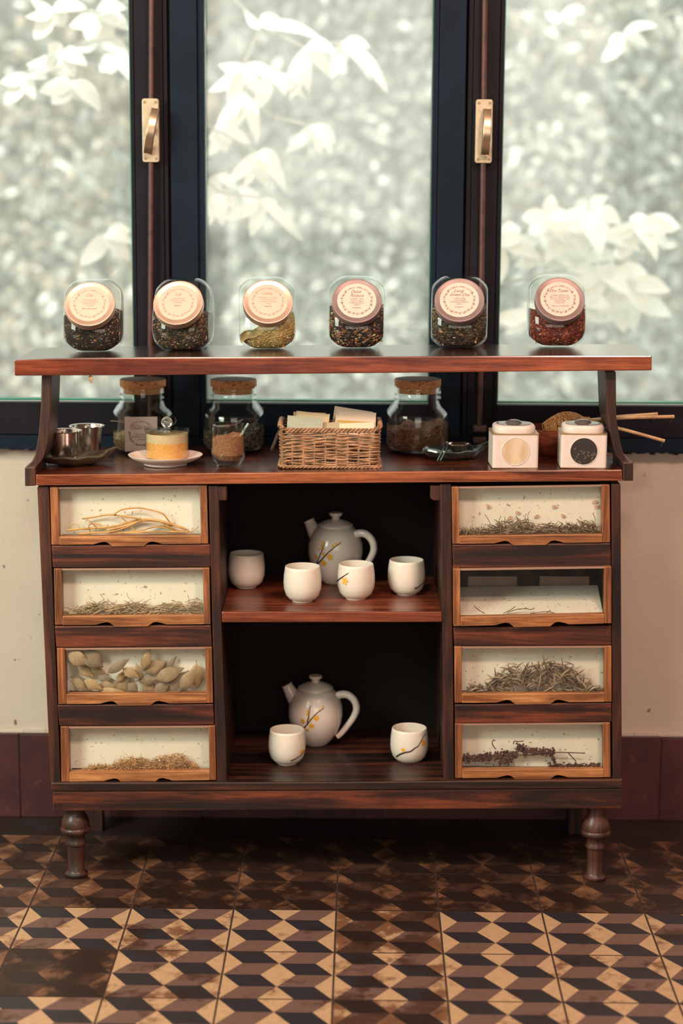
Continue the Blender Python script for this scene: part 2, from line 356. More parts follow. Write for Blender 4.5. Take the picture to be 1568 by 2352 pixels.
def leaf(mb, a, b, w, up, mi=0, curl=.15, fold=.25, n=7, sh=.75):
    a = Vector(a); b = Vector(b); d = b-a; Ln = d.length; side = d.cross(up)
    if side.length < 1e-9: side = d.orthogonal()
    side.normalize(); nn = side.cross(d).normalized()
    v = []; f = []
    for i in range(n+1):
        t = i/n; ww = w*.5*(sin(pi*min(1, t**.8))**sh if 0 < t < 1 else .03)
        c = a + d*t + nn*(sin(pi*t)*curl*Ln)
        v += [c+side*ww+nn*ww*fold, c, c-side*ww+nn*ww*fold]
    for i in range(n):
        k = i*3; f += [(k, k+1, k+4, k+3), (k+1, k+2, k+5, k+4)]
    mb.add(v, f, mi)

# ================================================================== SETTING
# floor of patterned cement tiles (three tones of inlaid lozenges)
TY = -.0117; TX0, TY0, TS = -.2456, 3.6285, .2
def tp(u, v, z=0): return (u*cos(TY)-v*sin(TY), u*sin(TY)+v*cos(TY), z)
V2 = []; F2 = []; MI = []; WR = []
HW = .16
pat = [(1, [(0, 0), (.5-HW, 0), (.5, .25), (HW, .25)], 2), (1, [(HW, .25), (.5, .25), (.5-HW, .5), (0, .5)], 1),
       (1, [(0, .5), (.5-HW, .5), (.5, .75), (HW, .75)], 2), (1, [(HW, .75), (.5, .75), (.5-HW, 1), (0, 1)], 1),
       (1, [(.5+HW, 0), (1, 0), (1-HW, .25), (.5, .25)], 1), (1, [(.5, .25), (1-HW, .25), (1, .5), (.5+HW, .5)], 2),
       (1, [(.5+HW, .5), (1, .5), (1-HW, .75), (.5, .75)], 1), (1, [(.5, .75), (1-HW, .75), (1, 1), (.5+HW, 1)], 2),
       (1, [(.5-HW, 0), (.5+HW, 0), (.5, .25)], 0), (1, [(.5, .25), (.5+HW, .5), (.5, .75), (.5-HW, .5)], 0), (1, [(.5, .75), (.5+HW, 1), (.5-HW, 1)], 0),
       (1, [(0, 0), (HW, .25), (0, .5)], 0), (1, [(0, .5), (HW, .75), (0, 1)], 0), (1, [(1, 0), (1, .5), (1-HW, .25)], 0), (1, [(1, .5), (1, 1), (1-HW, .75)], 0)]
worn_shaded = {(-2, 0): .7, (-3, 0): .6, (-3, -1): .66, (0, 0): .8, (3, 0): .78, (-2, 2): .88, (1, 1): .62, (1, 3): .6, (-1, 1): .3, (2, 1): .05, (3, 2): .25, (0, 2): .12, (0, 1): .12, (-2, 3): .2, (-3, 2): .7, (4, 1): .3, (3, 1): .15, (2, 3): .1}
g = .0018
for i in range(-13, 15):
    for j in range(-1, 30):
        w = worn_shaded.get((i, j), random.choice((.05, .1, .2, .3)) if j > 0 else (.82 if j == 0 else .86))  # back rows: the cabinet's shade painted in together with real dirt
        for _, poly, mi in pat:
            k = len(V2)
            for a, b in poly:
                V2.append(tp(TX0+TS*i + g + (TS-2*g)*a, TY0-TS*j - g - (TS-2*g)*b, 0))
            F2.append(tuple(range(k, k+len(poly)))[::-1]); MI.append(mi); WR.append(w)
k = len(V2); V2 += [tp(-2.9, 4.1, -.0006), tp(3.3, 4.1, -.0006), tp(3.3, -2.5, -.0006), tp(-2.9, -2.5, -.0006)]; F2.append((k, k+3, k+2, k+1)); MI.append(3); WR.append(0)
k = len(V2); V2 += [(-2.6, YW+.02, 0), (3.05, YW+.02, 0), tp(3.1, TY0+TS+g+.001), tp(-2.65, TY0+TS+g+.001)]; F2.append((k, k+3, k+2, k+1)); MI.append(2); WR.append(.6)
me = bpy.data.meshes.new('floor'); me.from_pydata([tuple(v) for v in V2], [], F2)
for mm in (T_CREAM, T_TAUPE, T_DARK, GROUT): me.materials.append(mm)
wa = me.attributes.new('wear_shade', 'FLOAT', 'FACE')
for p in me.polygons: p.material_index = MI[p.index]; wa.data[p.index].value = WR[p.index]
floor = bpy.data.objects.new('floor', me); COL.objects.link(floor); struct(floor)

# walls
SZ0, SZ1, DZ = .8305, .933, .1915     # underside of window, underside of glass, top of dado
XL, XR, YB, ZC = -2.6, 3.0, -2.4, 3.0
mb = MB(); mb.box(XL, XR, YW, YW+.16, -.02, SZ0+.002)
mb.box(XL, -1.06, YW, YW+.16, SZ0, ZC); mb.box(1.02, XR, YW, YW+.16, SZ0, ZC); mb.box(-1.06, 1.02, YW, YW+.16, 2.42, ZC)
struct(mb.build('wall_back', PLASTER))
struct(MB().box(XL-.1, XL, YB, YW+.16, -.02, ZC).build('wall_left', PLASTER))
struct(MB().box(XR, XR+.1, YB, YW+.16, -.02, ZC).build('wall_right', PLASTER))
struct(MB().box(XL, XR, YB-.1, YB, -.02, ZC).build('wall_front', PLASTER))
struct(MB().box(XL-.1, XR+.1, YB-.1, YW+.16, ZC, ZC+.1).build('ceiling', CEIL))
mb = MB(); xj = at(48, 1780, YW)[0]
for k in range(-9, 18):
    x = xj+k*.2028
    if x+.2 < XL or x > XR: continue
    mb.box(max(XL+.002, x+.001), min(XR-.002, x+.2018), YW-.012, YW, 0, DZ+random.uniform(-.002, .002))
struct(mb.build('baseboard_back', DADO, bevel=.0015))
mb = MB(); rng = random.Random(4)   # ragged lip of plaster over the dado tiles
for k in range(-20, 20): mb.box(k*.05, k*.05+.05, YW-.006, YW, DZ, DZ+.004+rng.random()*.008)
struct(mb.build('trim_1', PLASTER, bevel=.002))

# windows: navy frame in three lights
def vstrip(mb, xa, xb, Y0, Y1, z0, z1, mi=0, py=500):
    a = at(xa, py, Y0).x; b = at(xb, py, Y0).x; mb.box(a, b, Y0, Y1, z0, z1, mi)
YS = YW-.030
ZT = 2.42
def pane(name, xa, xb, par):
    a = at(xa, 500, YW).x; b = at(xb, 500, YW).x
    o = MB().box(a-.008, b+.008, YW+.03, YW+.036, SZ1-.012, ZT-.05).build(name, PANE, par)
    mb = MB(); mb.box(a, a+.0022, YW+.006, YW+.03, SZ1, ZT-.06); mb.box(b-.0022, b, YW+.006, YW+.03, SZ1, ZT-.06); mb.box(a, b, YW+.004, YW+.03, SZ1, SZ1+.0022)
    mb.build('glass_edge', GEDGE, par)
    mb = MB(); mb.box(a-.004, b+.004, YW-.008, YW+.03, SZ1-.0035, SZ1-.0012); mb.build('glazing_bead', plain('pale_bead', (.45, .50, .45), .3), par)
ZR = SZ0+.030
w1 = MB()
vstrip(w1, 303, 312, YS+.004, YW+.05, ZR, ZT); vstrip(w1, 312.6, 377, YS, YW+.05, ZR, ZT); vstrip(w1, 377.6, 388, YS+.003, YW+.05, ZR, ZT)
a = at(303, 500, YS).x
w1.box(-1.05, a, YS, YW+.05, ZR+.0015, SZ1-.002); w1.box(-1.05, a, YS, YW+.05, ZT-.08, ZT); w1.box(-1.05, -.97, YS, YW+.05, ZR, ZT)
win1 = struct(w1.build('window_1', PURPLE, bevel=.0015)); pane('glass_pane', -250, 303, win1)
w2 = MB()
vstrip(w2, 393.5, 455, YS-.004, YW+.05, ZR, ZT); vstrip(w2, 455.7, 470, YS+.002, YW+.05, ZR, ZT)
vstrip(w2, 990, 1003, YS+.002, YW+.05, ZR, ZT); vstrip(w2, 1003.7, 1064, YS-.004, YW+.05, ZR, ZT)
a = at(470, 500, YS).x; b = at(990, 500, YS).x
w2.box(a, b, YS, YW+.05, ZR+.0015, SZ1-.002); w2.box(a, b, YS, YW+.05, ZT-.08, ZT)
win2 = struct(w2.build('window_2', NAVY, bevel=.0015)); pane('glass_pane', 470, 990, win2)
w3 = MB()
vstrip(w3, 1068.5, 1080, YS+.003, YW+.05, ZR, ZT); vstrip(w3, 1080.6, 1140, YS, YW+.05, ZR, ZT); vstrip(w3, 1140.6, 1150, YS+.004, YW+.05, ZR, ZT)
a = at(1150, 500, YS).x
w3.box(a, 1.0, YS, YW+.05, ZR+.0015, SZ1-.002); w3.box(a, 1.0, YS, YW+.05, ZT-.08, ZT); w3.box(.93, 1.0, YS, YW+.05, ZR, ZT)
win3 = struct(w3.build('window_3', PURPLE, bevel=.0015)); pane('glass_pane', 1150, 1800, win3)
mb = MB(); mb.box(-1.06, 1.02, YS-.002, YW+.06, SZ0, ZR)
vstrip(mb, 388, 393.5, YS+.022, YW+.05, ZR, ZT, 1); vstrip(mb, 1064, 1068.5, YS+.022, YW+.05, ZR, ZT, 1)
rng = random.Random(5)
for k in range(-100, 98):
    if rng.random() < .6: mb.box(k*.01, k*.01+.01, YS+.001, YW, SZ0-.001-rng.random()*.004, SZ0)
struct(mb.build('trim_2', [NAVY, SLIT], bevel=.001))

def espagnolette(win, cx, cy, tilt, cxb):
    top = at(cx+(cx-cxb)*.4+ (1 if cx < 784 else 2), -200, YS-.016); top.z = ZT-.1
    bot = at(cxb, 975, YS-.016)
    MB().tube([bot, at(cx, cy, YS-.016), Vector((at(cx+(3 if cx > 784 else 1), 0, YS-.016).x, YS-.016, 1.77)), Vector((at(cx+(3 if cx > 784 else 1), 0, YS-.016).x, YS-.016, ZT-.1))], .0058, 12).build('lock_rod', ROD, win, smooth=True)
    c = at(cx, cy, YS-.010)
    hw, hh, r = .0172, .0645, .005
    poly = []
    for sx, sz, a0 in ((1, 1, 0), (-1, 1, 90), (-1, -1, 180), (1, -1, 270)):
        for k in range(5):
            a = radians(a0+k*22.5); poly.append((c.x+sx*(hw-r)+r*cos(a), c.y-.014, c.z+sz*(hh-r)+r*sin(a)))
    pl = MB().prism(poly[::-1], (0, .022, 0)).build('handle_plate', BRASS, win, bevel=.0015)
    mb = MB()
    for sx in (-1, 1):
        for sz in (-1, 1): mb.lathe([(0, .0006), (.0028, .0004), (.0031, 0)], 12, (0, 0, 0))
    sc = MB()
    for sx in (-1, 1):
        for sz in (-1, 1):
            cc = Vector((c.x+sx*.0115, c.y-.0143, c.z+sz*.057))
            pts = [cc+Vector((.0029*cos(2*pi*k/12), 0, .0029*sin(2*pi*k/12))) for k in range(12)]
            sc.prism(pts, (0, -.0008, 0))
    sc.build('screw', plain('old_screw', (.30, .22, .13), .5, .6), pl)
    # lever: flat bar bowed out from the plate
    d = Vector((sin(tilt), 0, cos(tilt))); s_ = Vector((cos(tilt), 0, -sin(tilt)))
    base = Vector((c.x+(.004 if tilt else -.0005), c.y-.014, c.z)) + s_*(.0 if tilt else .0025)
    mb = MB(); N = 16; v = []; f = []
    for i in range(N+1):
        t = i/N; z = (t-.52)*.094; y = -.008-.024*sin(pi*min(1, max(0, t*.96+.02)))**.55
        hw2 = .0095-.001*t*0
        for ox, oy in ((-hw2, .002), (-hw2*.8, -.002), (hw2*.8, -.002), (hw2, .002), (hw2*.8, .005), (-hw2*.8, .005)):
            v.append(base+d*z+s_*ox+Vector((0, y+oy, 0)))
    for i in range(N):
        for k in range(6): f.append((i*6+k, i*6+(k+1) % 6, (i+1)*6+(k+1) % 6, (i+1)*6+k))
    f += [tuple(range(6)), tuple(range(N*6, N*6+6))[::-1]]
    mb.add(v, f)
    mb.tube([base+Vector((0, .001, 0)), base+Vector((0, -.026, 0))], .008, 16)
    for e in (-.036, .032): mb.tube([base+d*e+Vector((0, -.004, 0)), base+d*e+Vector((0, -.02, 0))], .006, 12)
    mb.build('handle', BRONZE, win, smooth=True, bevel=.0008)
    # foot guide plates
    g_ = at(cxb, 983, YS-.006)
    for dz in (0, -.025):
        MB().box(g_.x-.0145, g_.x+.0145, YS-.02, YS, g_.z-.008+dz, g_.z+.007+dz).build('rod_guide', plain('rod_guide_brown', (.13, .07, .065), .45), win, bevel=.004, seg=3)
espagnolette(win1, 347, 300, radians(11), 345)
espagnolette(win3, 1110, 302, radians(2), 1101)

# ================================================================== OUTSIDE
struct(MB().box(-9, 9, YW+.16, 16, -.5, -.45).build('ground', plain('garden_soil', (.22, .20, .14), .9, var=.3, scale=3)))
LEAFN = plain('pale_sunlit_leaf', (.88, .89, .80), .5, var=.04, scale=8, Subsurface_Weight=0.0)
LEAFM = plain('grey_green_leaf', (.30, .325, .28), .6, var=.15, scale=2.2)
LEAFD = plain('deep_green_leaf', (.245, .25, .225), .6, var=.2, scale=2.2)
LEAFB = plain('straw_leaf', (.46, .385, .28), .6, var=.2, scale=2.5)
LEAFT = plain('teal_leaf', (.22, .55, .45), .4)
BARK = plain('branch_bark', (.40, .38, .32), .8)
def hedge(name, x0, x1, y0, y1, z0, z1, n, size, mats, wts, label, seed, density=None):
    rng = random.Random(seed); mb = MB()
    cl = [(rng.uniform(x0, x1), rng.uniform(y0, y1), rng.uniform(z0, z1), rng.uniform(.15, .4), rng.choices(range(len(mats)), wts)[0]) for _ in range(int(n/70))]
    for k in range(n):
        c = rng.choice(cl)
        p = Vector((min(x1, max(x0, rng.gauss(c[0], c[3]))), rng.gauss(c[1], c[3]*.6), rng.gauss(c[2], c[3]*.8)))
        if p.z < -.4 or p.y < y0-.2: continue
        d = Vector((rng.gauss(0, .6), rng.gauss(-.2, .5), rng.gauss(-.5, .6))).normalized()*size*rng.uniform(.6, 1.3)
        leaf(mb, p, p+d, size*.42, Vector((rng.gauss(0, .5), -1, rng.gauss(.5, .5))), c[4] if rng.random() < .8 else rng.choices(range(len(mats)), wts)[0], .1, .15, 2)
    # stem
    mb.tube([((x0+x1)/2, (y0+y1)/2+.2, -.46), ((x0+x1)/2+.05, (y0+y1)/2+.2, z1)], [.06, .02], 8, len(mats))
    o = mb.build(name, mats+[BARK], origin=((x0+x1)/2, (y0+y1)/2, -.45)); return tag(o, label, 'bush')
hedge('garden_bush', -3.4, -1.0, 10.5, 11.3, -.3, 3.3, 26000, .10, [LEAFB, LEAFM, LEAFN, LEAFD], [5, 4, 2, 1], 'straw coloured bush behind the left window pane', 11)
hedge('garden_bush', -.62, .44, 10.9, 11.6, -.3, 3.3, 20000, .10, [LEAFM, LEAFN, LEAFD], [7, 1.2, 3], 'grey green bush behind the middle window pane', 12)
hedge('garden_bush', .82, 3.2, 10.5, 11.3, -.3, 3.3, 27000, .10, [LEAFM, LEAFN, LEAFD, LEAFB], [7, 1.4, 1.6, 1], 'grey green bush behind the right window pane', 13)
# backing hedge further off, denser
hedge('garden_hedge', -6, 6, 13.2, 14.0, -.4, 3.8, 19000, .30, [LEAFM, LEAFD, LEAFB], [6, 2.5, 2], 'tall dense hedge farthest out across the garden', 14)['category'] = 'hedge'
def spray(name, Y, clusters, label, w=34, seed=0, stems=()):
    rng = random.Random(seed); mb = MB(); mb2 = MB()
    for (cx, cy, tips) in clusters:
        c = at(cx, cy, Y+rng.uniform(-.1, .1))
        for (tx, ty) in tips:
            t = at(tx, ty, c.y+rng.uniform(-.09, .05))
            leaf(mb, c, t, w*rng.uniform(.85, 1.2)*Y/FPX, Vector((rng.uniform(-.3, .3), -1, .55)), 0, -.16 if tx < cx else .16, .2, 9)
    for st in stems: mb2.tube([at(x, y, Y+.02) for x, y in st], .004, 6)
    root = empty(name, at(clusters[0][0], clusters[0][1], Y), world=True)
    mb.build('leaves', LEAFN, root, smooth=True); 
    if stems: mb2.build('twig', BARK, root)
    return tag(root, label, 'branch')
spray('leafy_branch', 5.3, [(560, 150, [(480, 210), (520, 235), (600, 225), (640, 190), (500, 150)]), (600, 60, [(640, 40), (560, 20), (740, 90)]),
    (700, 110, [(650, 215), (665, 230), (710, 215), (760, 180), (770, 120)]), (790, 95, [(830, 150), (850, 185), (890, 215), (760, 180), (850, 110)]),
    (560, 210, [(500, 280), (530, 300), (590, 330), (480, 320)]), (620, 170, [(655, 220), (700, 225), (590, 250)]), (715, 288, [(655, 350), (690, 340), (735, 355), (762, 355), (770, 330)])],
    'pale leafy branch arching across the top of the middle pane', 32, 1, [[(480, -60), (600, 60), (700, 110), (790, 95)], [(600, 60), (560, 150), (560, 210), (620, 265), (715, 290)]])
spray('leafy_branch', 5.2, [(590, 350, [(520, 420), (560, 430), (610, 430), (655, 440), (645, 380)]), (500, 400, [(470, 480), (545, 440), (480, 520)]),
    (600, 455, [(515, 505), (575, 545), (640, 505), (695, 555), (545, 430)]), (500, 440, [(480, 500), (510, 520), (545, 480)]), (500, 300, [(478, 360), (520, 350), (575, 330)])],
    'low branch with long leaves at the left of the middle pane', 33, 3, [[(430, 260), (500, 300), (590, 350)], [(440, 380), (500, 440), (600, 455)]])
spray('leafy_branch', 5.3, [(120, 20, [(60, 40), (80, 90), (150, 60), (200, 20), (70, 0)]), (220, 30, [(160, 60), (200, 90), (260, 100), (300, 70), (290, 20)]),
    (230, 90, [(170, 110), (200, 110), (270, 105), (300, 130)]), (140, 120, [(60, 150), (100, 165), (170, 180), (200, 150), (110, 100)]),
    (270, 120, [(230, 165), (300, 185), (300, 160), (250, 170)]), (165, 185, [(230, 255), (205, 235), (120, 240), (90, 210)]), (60, 170, [(0, 190), (10, 240), (80, 230), (110, 180)]), (245, 535, [(185, 610), (205, 605), (300, 600), (305, 560), (300, 530)])],
    'dense pale branch filling the left pane with two drooping leaves lower down', 38, 4, [[(-60, -40), (120, 20), (220, 30), (320, 0)], [(60, 170), (140, 120), (230, 90), (320, 90), (340, 300), (320, 500), (245, 535)]])
rng = random.Random(9); cl = []
for k in range(23):
    x = rng.uniform(1140, 1590); y = rng.uniform(480, 775) + (x < 1250)*30 - (x > 1450)*30
    a0 = rng.uniform(0, 6.28); cl.append((x, y, [(x+rng.uniform(55, 105)*cos(a), y+rng.uniform(25, 75)*sin(a)+25) for a in [a0+q*1.25 for q in range(5)]]))
spray('leafy_branch', 5.4, cl, 'large mass of whitish leaves across the lower right pane', 40, 6, [[(1600, 560), (1400, 600), (1200, 640), (1130, 660)], [(1600, 700), (1350, 620)]])
spray('leafy_branch', 6.2, [(1430, 80, [(1385, 140), (1400, 100), (1490, 110), (1510, 60)]), (1290, 40, [(1250, 30), (1320, 55), (1340, 20)])],
    'sparse leaves at the top of the right pane', 30, 7, [[(1560, 20), (1430, 80), (1290, 40)]])

# ================================================================== CABINET
YB_ = YF+.010
cab = empty('tea_cabinet', (0, 3.76, 0), world=True)
tag(cab, 'dark red stained wooden tea cabinet with eight glass fronted drawers and a raised shelf', 'cabinet')
def board(name, pts, Y0, depth, m_, bev=.0025, par=None, mb=None, label=None):
    b = (mb or MB()).prism(px_quad(pts, Y0)[::-1] if False else px_quad(pts, Y0), (0, depth, 0))
    o = b.build(name, m_, par or cab, bevel=bev)
    if label: o['label'] = label
    return o
D = YW-.016-YF
board('worktop', [(82, 1090), (400, 1087), (784, 1084), (1100, 1081), (1429, 1078.5), (1429, 1105), (784, 1110), (82, 1115.5)], YF, D, W_TOP)
WT_A = at(82, 1090, YF); WT_B = at(1429, 1078.5, YF)
def wtz(X): return WT_A.z + (WT_B.z-WT_A.z)*(X-WT_A.x)/(WT_B.x-WT_A.x)
WTN = Vector((-(WT_B.z-WT_A.z)/(WT_B.x-WT_A.x), 0, 1)).normalized()
def onwt(x, y): return atplane(x, y, WT_A, WTN)
# upper shelf
YSH = YF-.012
SH_A = at(33, 826, YSH); SH_B = at(1497, 817, YSH)
SHN = Vector((-(SH_B.z-SH_A.z)/(SH_B.x-SH_A.x), 0, 1)).normalized()
def onsh(x, y): return atplane(x, y, SH_A, SHN)
board('upper_shelf', [(32, 827), (120, 823), (400, 820), (784, 819), (1250, 817), (1497, 816.5), (1497, 851), (1250, 853), (784, 858), (300, 862), (33, 863.5)], YSH, .245, W_SHELF)
# shelf supports with outward curving feet
Lo = [(95.5, 862), (93.6, 933), (90.5, 975), (87, 1009), (81, 1042), (75, 1058), (68, 1067), (57, 1074)]
Li = [(83, 1073), (92, 1064), (102, 1048), (108, 1025), (112, 1000), (115.6, 952), (118.5, 862)]
Ro = [(1414, 853), (1415, 952), (1418, 981), (1427, 1029), (1436, 1052), (1453, 1064)]
Ri = [(1430, 1064), (1418, 1052), (1407, 1025), (1400, 990), (1393, 955), (1389, 853)]
def support(outer, inner, foot, label):
    n = 12
    def rs(p):
        out = []; Ls = [0]
        for a, b in zip(p, p[1:]): Ls.append(Ls[-1]+math.hypot(b[0]-a[0], b[1]-a[1]))
        for k in range(n):
            t = Ls[-1]*k/(n-1); i = max(j for j in range(len(Ls)-1) if Ls[j] <= t+1e-9)
            u = (t-Ls[i])/(Ls[i+1]-Ls[i]); out.append((p[i][0]+(p[i+1][0]-p[i][0])*u, p[i][1]+(p[i+1][1]-p[i][1])*u))
        return out
    A = rs(outer); B = rs(inner[::-1]); mb = MB(); v = []
    Yp = YF+.012
    for (a, b) in zip(A, B):
        pa = at(*a, Yp); pb = at(*b, Yp); v += [pa, pb, pb+Vector((0, .115, 0)), pa+Vector((0, .115, 0))]
    f = [(0, 3, 2, 1), tuple(4*n-4+k for k in range(4))]
    for i in range(n-1):
        for k in range(4): f.append((i*4+k, i*4+(k+1) % 4, i*4+4+(k+1) % 4, i*4+4+k))
    mb.add(v, f)
    mb.prism(px_quad(foot, YF), (0, .14, 0))
    mb.build('shelf_support', W_LEG if False else W_BODY, cab, bevel=.002)
support(Lo, Li, [(56.5, 1074), (81, 1072), (82, 1116), (57, 1117)], 'l')
support(Ro, Ri, [(1430, 1062), (1454, 1062), (1454, 1104.5), (1430, 1105)], 'r')
# carcass
board('side_panel', [(85, 1118), (112, 1118), (139, 1798), (116, 1798)], YB_, D-.012, W_BODY)
board('side_panel', [(1403, 1111), (1425, 1111), (1428, 1789), (1406, 1789)], YB_, D-.012, W_BODY)
board('divider', [(478, 1116), (502, 1116), (509, 1440), (521, 1796), (497, 1796)], YB_, D-.02, W_BODY)
board('divider', [(1010, 1112), (1036, 1112), (1043, 1790), (1019, 1792), (1015, 1440)], YB_, D-.02, W_BODY)
board('corner_block', [(500, 1117), (521, 1117), (521, 1150), (501, 1150)], YB_+.001, .03, W_BODY)
board('corner_block', [(988, 1115), (1012, 1115), (1012, 1150), (997, 1150), (988, 1146)], YB_+.001, .03, W_BODY)
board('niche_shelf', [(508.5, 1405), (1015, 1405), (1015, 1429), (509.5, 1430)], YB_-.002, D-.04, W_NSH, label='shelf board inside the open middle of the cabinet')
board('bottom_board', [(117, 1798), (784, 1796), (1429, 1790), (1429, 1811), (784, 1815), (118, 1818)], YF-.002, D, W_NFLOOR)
board('bottom_rail', [(121, 1818), (784, 1815), (1428, 1811), (1428, 1857), (784, 1860), (121, 1863)], YF+.002, .028, W_RAIL)
pb = at(784, 1796, YF)
a = at(100, 1130, YF).x; b = at(1415, 1130, YF).x
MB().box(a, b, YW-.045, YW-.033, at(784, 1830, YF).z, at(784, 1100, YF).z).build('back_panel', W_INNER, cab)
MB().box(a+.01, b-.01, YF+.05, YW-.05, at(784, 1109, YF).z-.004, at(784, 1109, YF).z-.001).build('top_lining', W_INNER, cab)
for pts in ([(118, 1253), (482, 1250), (483.5, 1303), (121, 1304.5)], [(125, 1438), (484, 1436), (486.5, 1485), (129, 1488)], [(131.5, 1619), (489.5, 1617), (492, 1665), (136, 1668)],
            [(1038, 1251), (1402, 1247), (1403, 1301), (1040, 1305)], [(1040.5, 1441), (1403.5, 1437), (1404, 1482), (1043, 1484)], [(1043.5, 1618), (1404, 1614), (1405, 1659), (1045, 1662)]):
    board('drawer_rail', pts, YB_-.001, .03, W_RAIL)
# turned front legs, square rear legs
LP_ = [(.0, 0), (.021, 0), (.0235, .003), (.0235, .007), (.020, .010), (.0168, .014), (.0165, .045), (.0175, .066), (.0205, .069), (.0205, .074), (.0185, .077), (.0185, .088), (.020, .091), (.028, .094), (.0305, .098), (.0305, .103), (.028, .106),
       (.0285, .110), (.0275, .118), (.024, .127), (.019, .133), (.0185, .140), (.0185, .166)]
for x in (176, 1364):
    p = at(x, 2030, YF+.038); MB().lathe(LP_, 36, (p.x, YF+.038, 0)).build('leg', W_LEG, cab, smooth=True)
for x0_, x1_ in ((204, 235), (1305, 1336)):
    p = at(x0_, 1900, 3.86); q = at(x1_, 1900, 3.86); MB().box(p.x, q.x, 3.86, 3.90, 0, .17).build('leg', W_LEG, cab, bevel=.001)

# drawers  (outline px: L top, R top, R bottom, L bottom; stile widths; rail top y; tab)
DR = [  # Ltx,Lty, Rtx,Rty, Rbx,Rby, Lbx,Lby, sl, sr, railh, tab0, tab1
    (114.6, 1119, 474.6, 1115, 478, 1249, 118, 1252, 18, 16.5, 19, 250, 338, YB_-.003),
    (123.4, 1306, 480.5, 1304, 483, 1434, 126, 1436, 17, 15, 20.5, 256, 347, YB_-.003),
    (130, 1489, 486, 1486, 489, 1615, 134, 1618, 18.5, 15.5, 23, 266, 353, YB_-.003),
    (138.7, 1669, 493.5, 1667, 496, 1792, 141, 1796, 18, 15, 22, 274, 361, YB_-.003),
    (1036.7, 1118, 1399.6, 1113, 1401, 1246, 1039, 1250, 16, 18.5, 19, 1171, 1261, YB_-.003),
    (1040, 1306.5, 1404, 1301.5, 1404, 1432, 1041, 1439, 16.5, 16.5, 21.5, 1173, 1271, YB_-.014),
    (1043, 1485, 1404, 1483.5, 1404, 1612.5, 1044, 1615, 16.5, 16, 20.5, 1176, 1271, YB_-.003),
    (1044.6, 1662, 1401, 1659.5, 1402, 1785.5, 1045, 1788, 16, 16.5, 19, 1177, 1270, YB_-.003)]
dlabels = ['holding orange roots', 'holding pale stems', 'holding broad leaves', 'holding golden fibres', 'holding olive stems', 'with slumped paper', 'holding grey strap leaves', 'holding dark seed heads']
DG = []
